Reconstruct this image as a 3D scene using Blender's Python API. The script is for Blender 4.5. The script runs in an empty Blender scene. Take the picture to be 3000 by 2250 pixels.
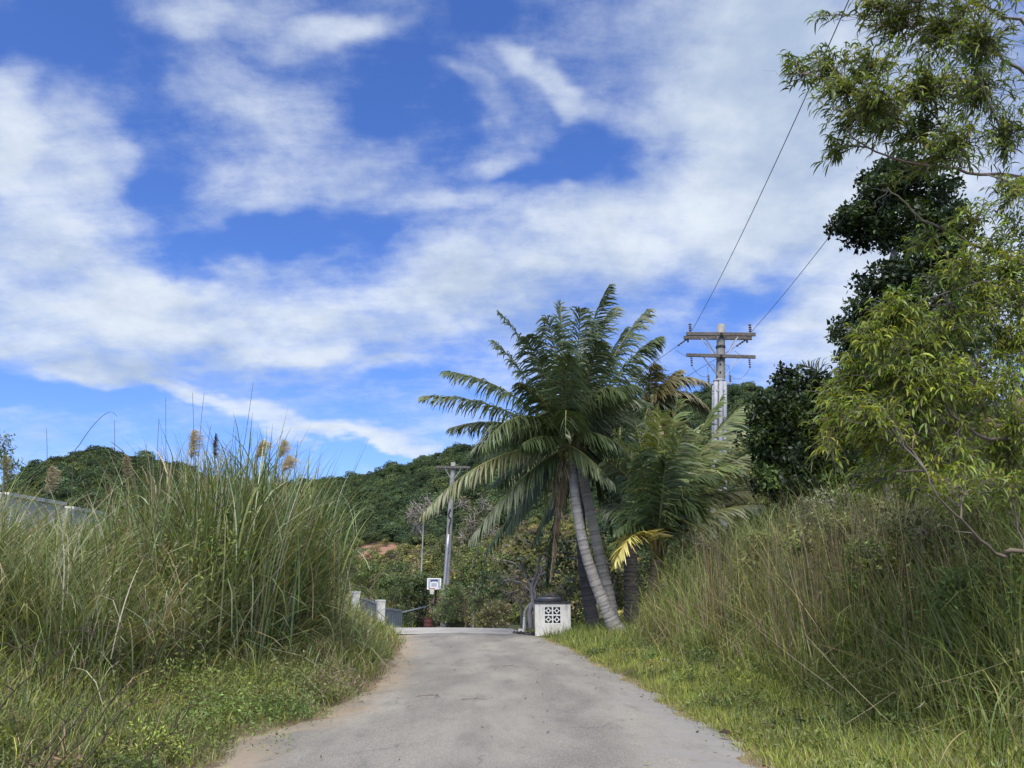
import bpy, math, random
import numpy as np
from mathutils import Vector, Matrix

rng = np.random.default_rng(11)
random.seed(11)
sc = bpy.context.scene
COL = sc.collection

# ------------------------------------------------------------------ camera
FPX = 2253.0                       # focal length in photo pixels (3000 wide)
HOR = 1720.0                       # horizon row
PITCH = math.atan((HOR - 1125.0) / FPX)
CAMZ = 1.6
cam = bpy.data.cameras.new('camera')
cam.sensor_width = 36.0
cam.lens = 36.0 * FPX / 3000.0
cam.clip_start = 0.05
cam.clip_end = 6000
co = bpy.data.objects.new('camera', cam)
COL.objects.link(co)
co.location = (0, 0, CAMZ)
co.rotation_euler = (math.pi / 2 + PITCH, 0, 0)
sc.camera = co

# ------------------------------------------------------------------ world
SUN_EL, SUN_AZ = math.radians(55), math.radians(-172)   # azimuth clockwise from +Y
EXPOSURE = 0.58
sc.view_settings.view_transform = 'Standard'
sc.view_settings.look = 'None'
sc.view_settings.gamma = 1.0
sc.view_settings.use_curve_mapping = False
sc.view_settings.exposure = EXPOSURE

CP, SP = math.cos(PITCH), math.sin(PITCH)


def ray(px, py):
    dx = (px - 1500.0) / FPX
    dy = -(py - 1125.0) / FPX
    return np.array([dx, CP - dy * SP, SP + dy * CP])


def at(px, py, Y):
    d = ray(px, py)
    return np.array([0, 0, CAMZ]) + d * (Y / d[1])


def ground_pt(px, py, z=0.0):
    d = ray(px, py)
    return np.array([0, 0, CAMZ]) + d * ((z - CAMZ) / d[2])


def azel(px, py):
    d = ray(px, py)
    d = d / np.linalg.norm(d)
    return math.atan2(d[0], d[1]), math.asin(d[2])


class NT:
    """small helper for wiring node trees"""
    def __init__(self, tree):
        self.t = tree
        self.n = tree.nodes
        self.l = tree.links

    def node(self, kind, **kw):
        nd = self.n.new(kind)
        for k, v in kw.items():
            setattr(nd, k, v)
        return nd

    def set(self, sock, v):
        if hasattr(v, 'is_linked'):
            self.l.new(v, sock)
        else:
            sock.default_value = v

    def m(self, op, a, b=None, c=None, clamp=False):
        nd = self.node('ShaderNodeMath', operation=op)
        nd.use_clamp = clamp
        self.set(nd.inputs[0], a)
        if b is not None:
            self.set(nd.inputs[1], b)
        if c is not None:
            self.set(nd.inputs[2], c)
        return nd.outputs[0]

    def smooth(self, x, a, b):
        nd = self.node('ShaderNodeMapRange', interpolation_type='SMOOTHSTEP')
        self.set(nd.inputs[0], x)
        nd.inputs[1].default_value = a
        nd.inputs[2].default_value = b
        return nd.outputs[0]

    def mix(self, f, a, b, blend='MIX'):
        nd = self.node('ShaderNodeMix', data_type='RGBA', blend_type=blend)
        self.set(nd.inputs[0], f)
        self.set(nd.inputs[6], a if hasattr(a, 'is_linked') else (*a, 1.0) if len(a) == 3 else a)
        self.set(nd.inputs[7], b if hasattr(b, 'is_linked') else (*b, 1.0) if len(b) == 3 else b)
        return nd.outputs[2]

    def noise(self, vec, scale, detail=4, rough=0.55, dist=0.0, out=0, lac=2.0):
        nd = self.node('ShaderNodeTexNoise')
        if vec is not None:
            self.l.new(vec, nd.inputs['Vector'])
        nd.inputs['Scale'].default_value = scale
        nd.inputs['Detail'].default_value = detail
        nd.inputs['Roughness'].default_value = rough
        nd.inputs['Lacunarity'].default_value = lac
        nd.inputs['Distortion'].default_value = dist
        return nd.outputs[out]


def build_world():
    w = bpy.data.worlds.new('World')
    sc.world = w
    w.use_nodes = True
    g = NT(w.node_tree)
    g.n.clear()
    out = g.node('ShaderNodeOutputWorld')
    bg = g.node('ShaderNodeBackground')
    g.l.new(bg.outputs[0], out.inputs[0])
    sky = g.node('ShaderNodeTexSky', sky_type='NISHITA')
    sky.sun_disc = False
    sky.sun_elevation = SUN_EL
    sky.sun_rotation = SUN_AZ
    sky.air_density = 1.0
    sky.dust_density = 0.25
    sky.ozone_density = 2.5
    tc = g.node('ShaderNodeTexCoord')
    d = tc.outputs['Generated']
    sep = g.node('ShaderNodeSeparateXYZ')
    g.l.new(d, sep.inputs[0])
    x, y, z = sep.outputs
    az = g.m('ARCTAN2', x, y)
    el = g.m('ARCSINE', z)
    # cloud-layer coordinates (perspective towards the horizon)
    zz = g.m('ADD', g.m('MAXIMUM', z, 0.0), 0.28)
    cv = g.node('ShaderNodeCombineXYZ')
    g.l.new(g.m('DIVIDE', x, zz), cv.inputs[0])
    g.l.new(g.m('DIVIDE', y, zz), cv.inputs[1])
    cvec = cv.outputs[0]
    # warp
    w1 = g.noise(cvec, 2.8, 4, 0.6, out=1)
    wsep = g.node('ShaderNodeSeparateColor')
    g.l.new(w1, wsep.inputs[0])
    waz = g.m('MULTIPLY_ADD', g.m('SUBTRACT', wsep.outputs[0], 0.5), 0.26, az)
    wel = g.m('MULTIPLY_ADD', g.m('SUBTRACT', wsep.outputs[1], 0.5), 0.16, el)
    ae = g.node('ShaderNodeCombineXYZ')
    g.l.new(waz, ae.inputs[0])
    g.l.new(wel, ae.inputs[1])
    aev = ae.outputs[0]

    def blobs(lst, start):
        tot = start
        for (px, py, rx, ry, rot, amp) in lst:
            px, py, rx, ry = [v * 3000.0 / 2212.0 for v in (px, py, rx, ry)]
            a, e = azel(px, py)
            ca = math.cos(e)
            mp = g.node('ShaderNodeMapping', vector_type='TEXTURE')
            g.l.new(aev, mp.inputs['Vector'])
            mp.inputs['Location'].default_value = (a, e, 0)
            mp.inputs['Rotation'].default_value = (0, 0, math.radians(rot))
            mp.inputs['Scale'].default_value = (rx / FPX, ry / FPX, 1)
            gr = g.node('ShaderNodeTexGradient', gradient_type='SPHERICAL')
            g.l.new(mp.outputs[0], gr.inputs[0])
            s = g.smooth(gr.outputs['Fac'], 0.0, 0.75)
            tot = g.m('MULTIPLY_ADD', s, amp * .88, tot)
        return tot
    # x, y, rx, ry (display pixels of the photo, turned to azimuth/elevation), rotation ccw, amount
    dens = blobs([
        (110, 360, 230, 210, 0, .62), (-10, 230, 80, 130, 0, .5), (120, 640, 400, 230, 0, .62), (480, 670, 400, 170, 6, .55),
        (850, 670, 420, 150, 10, .42), (1130, 570, 400, 200, 14, .62), (1450, 500, 380, 220, 0, .62),
        (1600, 130, 380, 360, 0, .80), (1820, 330, 480, 480, 0, .70), (1780, 740, 260, 150, 0, .45),
        (2100, 600, 300, 500, 0, .5), (600, 215, 240, 100, -8, .36), (560, 380, 200, 80, 35, .22), (740, 350, 330, 60, 32, .28),
        (1185, 180, 260, 40, -20, .52), (1010, 200, 150, 28, -12, .34), (720, 88, 230, 40, 9, .44), (470, 22, 230, 50, 8, .28), (1060, 322, 140, 40, 0, .36),
        (1000, 400, 260, 40, 4, .28), (540, 892, 560, 46, -11, .66), (850, 950, 240, 46, -10, .58), (1150, 780, 220, 90, 0, .42), (700, 770, 400, 70, -5, .25),
        # clear blue openings
        (150, 60, 300, 180, 0, -.40), (395, 330, 100, 260, 12, -.34), (560, 520, 290, 62, 22, -.52), (1210, 355, 230, 80, 14, -.42),
        (900, 210, 200, 120, -10, -.35), (1640, 610, 170, 75, 25, -.62), (60, 860, 330, 80, 0, -.60), (640, 990, 330, 60, -8, -.45),
        (800, 490, 130, 50, 40, -.25), (720, 760, 110, 46, 20, -.36), (870, 820, 170, 40, 8, -.30), (1030, 60, 150, 60, 0, -.25), (1330, 300, 110, 90, 0, -.25),
    ], 0.27)
    n1 = g.noise(cvec, 3.4, 7, 0.62)
    n2 = g.noise(cvec, 10.5, 6, 0.66)
    dens = g.m('MULTIPLY_ADD', g.m('SUBTRACT', n1, 0.5), 1.05, dens)
    dens = g.m('MULTIPLY_ADD', g.m('SUBTRACT', n2, 0.5), 0.85, dens)
    stp = g.node('ShaderNodeMapping')
    g.l.new(cvec, stp.inputs[0])
    stp.inputs['Rotation'].default_value = (0, 0, .35)
    stp.inputs['Scale'].default_value = (2.2, 7.5, 1.0)
    n4 = g.noise(stp.outputs[0], 1.6, 6, 0.66, .4)
    dens = g.m('MULTIPLY_ADD', g.m('SUBTRACT', n4, 0.5), 0.75, dens)
    alpha = g.smooth(dens, -0.05, 1.22)
    # cloud tone: bright edges, greyer thick cores
    grey = blobs([(1560, 60, 460, 330, 0, .34), (1780, 250, 420, 330, 0, .34), (1380, 640, 520, 150, 5, .30),
                  (1000, 700, 500, 110, 5, .30), (200, 770, 500, 110, 0, .30), (560, 790, 300, 100, 0, .25), (60, 470, 200, 120, 0, .3)], 0.0)
    n3 = g.noise(cvec, 5.0, 5, 0.6)
    grey = g.m('ADD', grey, g.m('MULTIPLY', g.m('SUBTRACT', n3, 0.44), 2.2))
    grey = g.smooth(grey, -0.25, 1.0)
    ccol = g.mix(grey, (0.55, 0.60, 0.66), (0.285, 0.36, 0.485))
    sk = g.mix(1.0, sky.outputs[0], (0.078, 0.092, 0.135), 'MULTIPLY')
    bg.inputs['Strength'].default_value = 1.0
    hs = g.node('ShaderNodeHueSaturation')
    hs.inputs['Hue'].default_value = 0.502
    hs.inputs['Saturation'].default_value = 1.06
    g.l.new(sk, hs.inputs['Color'])
    fin = g.mix(g.m('MULTIPLY', alpha, 0.95), hs.outputs[0], ccol)
    g.l.new(fin, bg.inputs['Color'])
    # sky strength 0.1: the factors above are 10 x this
    bg.inputs['Strength'].default_value = 1.0
    w.cycles.sampling_method = 'MANUAL'
    w.cycles.sample_map_resolution = 512


build_world()

sl = bpy.data.lights.new('sun', 'SUN')
sl.energy = 4.0
sl.angle = math.radians(42)
sl.color = (1.0, 0.93, 0.82)
so = bpy.data.objects.new('sun', sl)
COL.objects.link(so)
sd = Vector((math.sin(SUN_AZ) * math.cos(SUN_EL), math.cos(SUN_AZ) * math.cos(SUN_EL), math.sin(SUN_EL)))
so.rotation_euler = sd.to_track_quat('Z', 'Y').to_euler()
so.location = (0, 0, 60)

# ------------------------------------------------------------------ materials


def attr_mat(name, rough=0.6, trans=0.25, spec=0.3, var=0.25, nscale=40.0):
    """colour from the point attribute 'col', small procedural variation, part of the light passes through"""
    m = bpy.data.materials.new(name)
    m.use_nodes = True
    g = NT(m.node_tree)
    g.n.clear()
    out = g.node('ShaderNodeOutputMaterial')
    at_ = g.node('ShaderNodeAttribute', attribute_name='col')
    geo = g.node('ShaderNodeNewGeometry')
    nz = g.noise(geo.outputs['Position'], nscale, 3, 0.6)
    f = g.m('MULTIPLY_ADD', g.m('SUBTRACT', nz, 0.5), 2 * var, 1.0)
    vm = g.node('ShaderNodeVectorMath', operation='SCALE')
    g.l.new(at_.outputs['Color'], vm.inputs[0])
    g.l.new(f, vm.inputs['Scale'])
    p = g.node('ShaderNodeBsdfPrincipled')
    g.l.new(vm.outputs[0], p.inputs['Base Color'])
    p.inputs['Roughness'].default_value = rough
    p.inputs['Specular IOR Level'].default_value = spec
    if trans > 0:
        tb = g.node('ShaderNodeBsdfTranslucent')
        tcx = g.mix(1.0, vm.outputs[0], (1.25, 1.2, 0.55), 'MULTIPLY')
        g.l.new(tcx, tb.inputs[0])
        mx = g.node('ShaderNodeMixShader')
        mx.inputs[0].default_value = trans
        g.l.new(p.outputs[0], mx.inputs[1])
        g.l.new(tb.outputs[0], mx.inputs[2])
        g.l.new(mx.outputs[0], out.inputs[0])
    else:
        g.l.new(p.outputs[0], out.inputs[0])
    return m


def streaky(m, amt=.35, col=(.23, .22, .18)):
    """rain streaks and mould blotches over a painted wall"""
    g = NT(m.node_tree)
    p = g.n['Principled BSDF']
    src = p.inputs['Base Color'].links[0].from_socket
    tc = g.node('ShaderNodeTexCoord')
    mp = g.node('ShaderNodeMapping')
    g.l.new(tc.outputs['Object'], mp.inputs[0])
    mp.inputs['Scale'].default_value = (9, 9, .9)
    n = g.noise(mp.outputs[0], 1.0, 6, .65)
    n2 = g.noise(tc.outputs['Object'], 2.3, 6, .7)
    f = g.m('MULTIPLY', g.smooth(g.m('ADD', n, g.m('MULTIPLY', n2, .6)), .74, 1.02), amt)
    g.l.new(g.mix(f, src, col), p.inputs['Base Color'])


def noisy_mat(name, c1, c2, scale=6.0, rough=0.8, bump=0.2, metal=0.0, c3=None, detail=6, spec=0.3, bscale=None):
    m = bpy.data.materials.new(name)
    m.use_nodes = True
    g = NT(m.node_tree)
    p = g.n['Principled BSDF']
    tc = g.node('ShaderNodeTexCoord')
    v = tc.outputs['Object']
    n = g.noise(v, scale, detail, 0.62)
    col = g.mix(g.smooth(n, 0.35, 0.65), c1, c2)
    if c3 is not None:
        n2 = g.noise(v, scale * 0.35, 6, 0.65, 0.4)
        col = g.mix(g.smooth(n2, 0.55, 0.68), col, c3)
    g.l.new(col, p.inputs['Base Color'])
    p.inputs['Roughness'].default_value = rough
    p.inputs['Metallic'].default_value = metal
    p.inputs['Specular IOR Level'].default_value = spec
    if bump > 0:
        b = g.node('ShaderNodeBump')
        b.inputs['Strength'].default_value = bump
        b.inputs['Distance'].default_value = 0.02
        g.l.new(g.noise(v, bscale or scale * 5, 6, 0.6), b.inputs['Height'])
        g.l.new(b.outputs[0], p.inputs['Normal'])
    return m


MAT = {
    'grass': attr_mat('grass_blade', 0.55, 0.28, 0.35, 0.2, 9.0),
    'dry': attr_mat('dry_stem', 0.75, 0.15, 0.2, 0.25, 9.0),
    'leaf': attr_mat('broad_leaf', 0.45, 0.25, 0.4, 0.2, 6.0),
    'acacia': attr_mat('sickle_leaf', 0.45, 0.38, 0.4, 0.2, 9.0),
    'palm': attr_mat('palm_leaflet', 0.44, 0.24, 0.5, 0.2, 7.0),
    'wood': attr_mat('bark_branch', 0.85, 0.0, 0.2, 0.35, 14.0),
    'forest': attr_mat('forest_leaf', 0.75, 0.12, 0.1, 0.42, 1.6),
    'plume': attr_mat('seed_plume', 0.9, 0.3, 0.1, 0.15, 20.0),
    'concrete_pole': noisy_mat('pole_concrete', (.215, .215, .20), (.275, .27, .25), 5, .85, .15, c3=(.17, .17, .16)),
    'grey_timber': noisy_mat('crossarm_timber', (.085, .078, .072), (.14, .128, .115), 9, .85, .2),
    'galv': noisy_mat('galvanised_steel', (.30, .31, .32), (.40, .41, .42), 12, .5, .05, .6),
    'dark_steel': noisy_mat('dark_steel', (.035, .035, .037), (.06, .06, .06), 12, .5, .05, .4),
    'porcelain': noisy_mat('insulator_porcelain', (.10, .10, .11), (.17, .17, .18), 12, .3, 0.0, spec=.5),
    'pvc': noisy_mat('grey_conduit', (.26, .28, .31), (.33, .35, .38), 6, .5, .04),
    'wire': noisy_mat('wire_metal', (.10, .10, .11), (.15, .15, .155), 20, .5, 0, .5),
    'white_paint': noisy_mat('white_render', (.74, .72, .63), (.80, .78, .70), 4, .8, .12, c3=(.58, .57, .50), bscale=30),
    'post_paint': noisy_mat('post_paint', (.42, .43, .40), (.54, .54, .50), 5, .85, .15, c3=(.30, .30, .26)),
    'breeze': noisy_mat('breeze_block_paint', (.74, .74, .70), (.80, .80, .76), 8, .8, .08),
    'dark_lid': noisy_mat('dark_lid', (.035, .037, .042), (.07, .07, .075), 7, .6, .1),
    'black_void': noisy_mat('dark_hollow_shade', (.008, .008, .009), (.014, .014, .014), 6, .9, 0),
    'rust': noisy_mat('dark_red_metal', (.045, .018, .018), (.085, .03, .025), 9, .7, .1),
    'gate_grey': noisy_mat('gate_grey_paint', (.10, .125, .14), (.16, .185, .20), 6, .6, .06),
    'board_white': noisy_mat('backboard_white', (.74, .76, .78), (.80, .82, .83), 8, .4, 0),
    'board_panel': noisy_mat('backboard_panel', (.30, .34, .40), (.38, .42, .47), 8, .25, 0, spec=.5),
    'board_blue': noisy_mat('backboard_blue', (.03, .045, .12), (.05, .065, .15), 8, .4, 0),
    'orange': noisy_mat('rim_orange', (.38, .09, .05), (.45, .13, .07), 8, .5, 0),
    'net': noisy_mat('net_white', (.66, .64, .60), (.76, .74, .70), 30, .9, 0),
    'tag_black': noisy_mat('heap_black', (.02, .018, .016), (.05, .045, .04), 6, .95, .4),
}

streaky(MAT['white_paint'], .55)
streaky(MAT['concrete_pole'], .5, (.10, .10, .09))

# ------------------------------------------------------------------ mesh helpers


class Acc:
    """collects vertices, faces and colours for one mesh"""
    def __init__(self):
        self.V, self.Q, self.T, self.C = [], [], [], []
        self.n = 0

    def add(self, V, Q=None, T=None, C=None):
        V = np.asarray(V, dtype=np.float64).reshape(-1, 3)
        if Q is not None and len(Q):
            self.Q.append(np.asarray(Q, dtype=np.int64) + self.n)
        if T is not None and len(T):
            self.T.append(np.asarray(T, dtype=np.int64) + self.n)
        C = np.broadcast_to(np.asarray(C if C is not None else (.5, .5, .5), dtype=np.float64), (len(V), 3))
        self.V.append(V)
        self.C.append(C)
        self.n += len(V)
        return self

    def strip(self, P, S, W, C):
        """ribbons: P (N,K,3) centre lines, S (N,K|1,3) side directions, W (N,K) widths, C (N,3) or (N,K,3)"""
        P = np.asarray(P)
        N, K, _ = P.shape
        if N == 0:
            return self
        S = np.broadcast_to(S, P.shape)
        off = S * (W[..., None] * 0.5)
        V = np.stack([P - off, P + off], axis=2).reshape(-1, 3)
        base = (np.arange(N) * K * 2)[:, None] + (np.arange(K - 1) * 2)[None, :]
        base = base.reshape(-1)
        Q = np.stack([base, base + 1, base + 3, base + 2], axis=1)
        C = np.asarray(C)
        if C.ndim == 2:
            C = np.broadcast_to(C[:, None, :], (N, K, 3))
        C = np.repeat(C.reshape(-1, 3), 2, axis=0)
        return self.add(V, Q, None, C)

    def diamond(self, P, A, S, L, W, C, fold=0.15):
        """simple leaves: base P, axis A, side S"""
        N = len(P)
        if N == 0:
            return self
        A = A / np.linalg.norm(A, axis=1, keepdims=True)
        nrm = np.cross(A, S)
        L = np.broadcast_to(L, (N,))[:, None]
        W = np.broadcast_to(W, (N,))[:, None]
        mid = P + A * L * 0.45
        tip = P + A * L - nrm * L * fold
        V = np.stack([P, mid + S * W * .5, tip, mid - S * W * .5], axis=1).reshape(-1, 3)
        b = np.arange(N) * 4
        Q = np.stack([b, b + 1, b + 2, b + 3], axis=1)
        C = np.repeat(np.broadcast_to(np.asarray(C), (N, 3)), 4, axis=0)
        return self.add(V, Q, None, C)

    def tube(self, pts, rad, sides=6, C=(.2, .18, .15), cap=True):
        pts = np.asarray(pts, dtype=float)
        K = len(pts)
        rad = np.broadcast_to(rad, (K,))
        t = np.gradient(pts, axis=0)
        t /= np.maximum(np.linalg.norm(t, axis=1, keepdims=True), 1e-9)
        ref = np.array([0, 0, 1.0]) if abs(t[:, 2]).mean() < 0.8 else np.array([1.0, 0, 0])
        a = np.cross(t, ref)
        a /= np.maximum(np.linalg.norm(a, axis=1, keepdims=True), 1e-9)
        b = np.cross(t, a)
        ang = np.arange(sides) * 2 * math.pi / sides
        V = pts[:, None, :] + rad[:, None, None] * (np.cos(ang)[None, :, None] * a[:, None, :] + np.sin(ang)[None, :, None] * b[:, None, :])
        i = np.arange(K - 1)[:, None] * sides
        j = np.arange(sides)[None, :]
        j2 = (j + 1) % sides
        Q = np.stack([i + j, i + sides + j, i + sides + j2, i + j2], axis=-1).reshape(-1, 4)
        V = V.reshape(-1, 3)
        C = np.asarray(C, dtype=float)
        if C.ndim == 2:
            C = np.repeat(C, sides, axis=0)
        else:
            C = np.broadcast_to(C, (len(V), 3))
        T = None
        if cap:
            V = np.vstack([V, pts[0], pts[-1]])
            C = np.vstack([C, C[0], C[-1]])
            e = K * sides
            jj = np.arange(sides)
            T = np.vstack([np.stack([np.full(sides, e), jj, (jj + 1) % sides], 1),
                           np.stack([np.full(sides, e + 1), (K - 1) * sides + (jj + 1) % sides, (K - 1) * sides + jj], 1)])
        return self.add(V, Q, T, C)

    def box(self, c, s, rz=0.0, C=(.5, .5, .5)):
        c = np.asarray(c, float)
        h = np.asarray(s, float) / 2
        sg = np.array([[-1, -1, -1], [1, -1, -1], [1, 1, -1], [-1, 1, -1], [-1, -1, 1], [1, -1, 1], [1, 1, 1], [-1, 1, 1]]) * h
        cs, sn = math.cos(rz), math.sin(rz)
        R = np.array([[cs, -sn, 0], [sn, cs, 0], [0, 0, 1]])
        V = sg @ R.T + c
        return self.add(V, [[0, 3, 2, 1], [4, 5, 6, 7], [0, 1, 5, 4], [1, 2, 6, 5], [2, 3, 7, 6], [3, 0, 4, 7]], None, C)

    def beam(self, p, q, w, h, up=(0, 0, 1), C=(.5, .5, .5)):
        p, q = np.asarray(p, float), np.asarray(q, float)
        t = (q - p) / np.linalg.norm(q - p)
        s = np.cross(t, up)
        s /= np.linalg.norm(s)
        u = np.cross(s, t)
        V = []
        for e in (p, q):
            for a, b in ((-1, -1), (1, -1), (1, 1), (-1, 1)):
                V.append(e + s * a * w / 2 + u * b * h / 2)
        return self.add(V, [[0, 1, 2, 3], [4, 7, 6, 5], [0, 4, 5, 1], [1, 5, 6, 2], [2, 6, 7, 3], [3, 7, 4, 0]], None, C)

    def lathe(self, c, prof, sides=12, axis=(0, 0, 1), C=(.5, .5, .5)):
        """profile of (radius, height) along the axis from c"""
        ax = np.asarray(axis, float)
        ax /= np.linalg.norm(ax)
        pts = np.asarray(c, float) + np.array([p[1] for p in prof])[:, None] * ax
        ref = np.array([1.0, 0, 0]) if abs(ax[0]) < .8 else np.array([0, 1.0, 0])
        a = np.cross(ax, ref)
        a /= np.linalg.norm(a)
        b = np.cross(ax, a)
        ang = np.arange(sides) * 2 * math.pi / sides
        rad = np.array([p[0] for p in prof])
        K = len(prof)
        V = (pts[:, None, :] + rad[:, None, None] * (np.cos(ang)[None, :, None] * a + np.sin(ang)[None, :, None] * b)).reshape(-1, 3)
        i = np.arange(K - 1)[:, None] * sides
        j = np.arange(sides)[None, :]
        j2 = (j + 1) % sides
        Q = np.stack([i + j, i + j2, i + sides + j2, i + sides + j], axis=-1).reshape(-1, 4)
        return self.add(V, Q, None, C)

    def mesh(self, name, origin=(0, 0, 0), smooth=True):
        me = bpy.data.meshes.new(name)
        V = np.vstack(self.V) - np.asarray(origin, float)
        me.vertices.add(len(V))
        me.vertices.foreach_set('co', V.astype(np.float32).ravel())
        Q = np.vstack(self.Q) if self.Q else np.zeros((0, 4), int)
        T = np.vstack(self.T) if self.T else np.zeros((0, 3), int)
        loops = np.concatenate([Q.ravel(), T.ravel()])
        me.loops.add(len(loops))
        me.loops.foreach_set('vertex_index', loops.astype(np.int32))
        tot = np.concatenate([np.full(len(Q), 4), np.full(len(T), 3)])
        start = np.concatenate([[0], np.cumsum(tot)[:-1]]) if len(tot) else np.zeros(0)
        me.polygons.add(len(tot))
        me.polygons.foreach_set('loop_start', start.astype(np.int32))
        me.polygons.foreach_set('loop_total', tot.astype(np.int32))
        me.polygons.foreach_set('use_smooth', np.full(len(tot), bool(smooth)))
        me.update(calc_edges=True)
        ca = me.attributes.new('col', 'FLOAT_COLOR', 'POINT')
        C = np.vstack(self.C)
        ca.data.foreach_set('color', np.hstack([C, np.ones((len(C), 1))]).astype(np.float32).ravel())
        return me


def tag(o, label=None, cat=None, group=None, kind=None):
    if label:
        o['label'] = label
    if cat:
        o['category'] = cat
    if group:
        o['group'] = group
    if kind:
        o['kind'] = kind
    return o


def empty(name, loc):
    o = bpy.data.objects.new(name, None)
    o.empty_display_size = 0.2
    COL.objects.link(o)
    o.location = [float(v) for v in loc]
    return o


def obj(name, acc, mat, root=None, parent=None, smooth=True, kind=None):
    """mesh object; acc holds world coordinates; root is the thing's Empty (its location is the origin)"""
    org = tuple(root.location) if root is not None else (0, 0, 0)
    me = acc.mesh(name, org, smooth)
    m = MAT[mat] if isinstance(mat, str) else mat
    me.materials.append(m)
    o = bpy.data.objects.new(name, me)
    COL.objects.link(o)
    if parent is not None:
        o.parent = parent
    elif root is not None:
        o.parent = root
    if kind:
        o['kind'] = kind
    return o


def U(a, b, n=None):
    return rng.uniform(a, b, n)


def unit(v):
    v = np.asarray(v, float)
    return v / np.maximum(np.linalg.norm(v, axis=-1, keepdims=True), 1e-9)


def jit(base, n, s=0.2, hue=0.08):
    """n colours around a base colour"""
    base = np.asarray(base, float)
    f = np.exp(rng.normal(0, s, (n, 1)))
    h = 1 + rng.normal(0, hue, (n, 3))
    return np.clip(base * f * h, 0.002, 0.9)


def pick(cols, w, n, s=0.2, hue=0.08):
    cols = np.asarray(cols, float)
    w = np.asarray(w, float)
    i = rng.choice(len(cols), n, p=w / w.sum())
    f = np.exp(rng.normal(0, s, (n, 1)))
    h = 1 + rng.normal(0, hue, (n, 3))
    return np.clip(cols[i] * f * h, 0.002, 0.9)


def bez(C, M, T, k):
    """quadratic curve through C, M (half way) and T"""
    C, M, T = [np.asarray(v, float) for v in (C, M, T)]
    K = 2 * M - (C + T) / 2
    t = np.linspace(0, 1, k)[:, None]
    return (1 - t) ** 2 * C + 2 * t * (1 - t) * K + t ** 2 * T


def resample(pts, k):
    """smooth polyline through points"""
    pts = np.asarray(pts, float)
    n = len(pts)
    tt = np.linspace(0, n - 1, k)
    out = []
    for t in tt:
        i = min(int(t), n - 2)
        f = t - i
        p0, p1, p2, p3 = pts[max(i - 1, 0)], pts[i], pts[i + 1], pts[min(i + 2, n - 1)]
        out.append(0.5 * ((2 * p1) + (-p0 + p2) * f + (2 * p0 - 5 * p1 + 4 * p2 - p3) * f ** 2 + (-p0 + 3 * p1 - 3 * p2 + p3) * f ** 3))
    return np.array(out)


# ------------------------------------------------------------------ terrain functions
EDGE = [(2250, 590, 2269), (2160, 676, 2158), (2100, 905, 2046), (2050, 1005, 1951), (2000, 1092, 1874),
        (1950, 1140, 1767), (1900, 1166, 1677), (1870, 1165, 1600), (1853, 1150, 1560), (1840, 1140, 1540)]
_L = np.array([ground_pt(l, y)[:2] for y, l, r in EDGE])
_R = np.array([ground_pt(r, y)[:2] for y, l, r in EDGE])


def XL(y):
    return np.interp(y, np.r_[-20, 3, _L[:, 1], 36, 80], np.r_[-3.0, -2.9, _L[:, 0], -5.4, -9])


def XR(y):
    return np.interp(y, np.r_[-20, 3, _R[:, 1], 36, 80], np.r_[1.6, 2.0, _R[:, 0], 0.4, 1.0])


RIDGE = [(-600, 1500, 190), (0, 1425, 200), (80, 1372, 200), (150, 1335, 200), (280, 1316, 205), (420, 1335, 210), (560, 1378, 215), (700, 1415, 220),
         (830, 1420, 230), (900, 1412, 240), (1000, 1396, 245), (1100, 1375, 250), (1200, 1352, 255), (1300, 1318, 260), (1450, 1282, 262),
         (1700, 1215, 262), (1950, 1150, 255), (2150, 1120, 245), (2260, 1122, 240), (2450, 1150, 235), (3000, 1180, 230), (3700, 1250, 220)]
_RW = np.array([at(r[0], r[1] + 24, r[2]) for r in RIDGE])      # crowns stand on the ridge
_RU = _RW[:, 0] / _RW[:, 1]
HILL0 = 66.0


def hill_z(x, y):
    x, y = np.asarray(x, float), np.asarray(y, float)
    u = x / np.maximum(y, 1.0)
    zr = np.interp(u, _RU, _RW[:, 2])
    yr = np.interp(u, _RU, _RW[:, 1])
    s = (y - HILL0) / (yr - HILL0)
    z = -2.2 + (zr + 2.2) * np.where(s < 1, np.clip(s, 0, 1) ** 1.12, 1 - (s - 1) * 0.55)
    z = z + (np.sin(x * .11 + 1.3) * np.sin(y * .09) * 1.0 + np.sin(x * .23 + y * .17) * .5) * np.clip(s * 4, 0, 1)
    return z


def H(x, y):
    """ground height"""
    x, y = np.asarray(x, float), np.asarray(y, float)
    xl, xr = XL(y), XR(y)
    sL = np.clip(xl - x, 0, None)
    sR = np.clip(x - xr, 0, None)
    z = -0.03 + 0.0 * x
    bankL = 0.05 * np.clip(sL, 0, .4) / .4 + 0.085 * np.clip(sL - .3, 0, 9)
    bankR = 0.04 * np.clip(sR, 0, .4) / .4 + 0.06 * np.clip(sR - .5, 0, 9)
    z = z + bankL * np.clip((30 - y) / 8, 0.15, 1) + bankR * np.clip((34 - y) / 8, 0.2, 1)
    z = z + 0.04 * np.sin(x * 1.7 + y * .6) * np.clip(sL + sR, 0, 1) + 0.03 * np.sin(x * 3.1 - y * 2.3) * np.clip(sL + sR, 0, 1)
    d = np.clip(y - 30.5, 0, None)
    z = z - np.where(d < 3, d * d * .0085, .0765 + (d - 3) * 0.051) * np.clip(1 - (d - 40) / 60, 0, 1)
    return z


def road_z(y):
    d = np.clip(np.asarray(y, float) - 30.5, 0, None)
    return -np.where(d < 3, d * d * .0085, .0765 + (d - 3) * 0.051)


# ground sheet -----------------------------------------------------------


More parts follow.
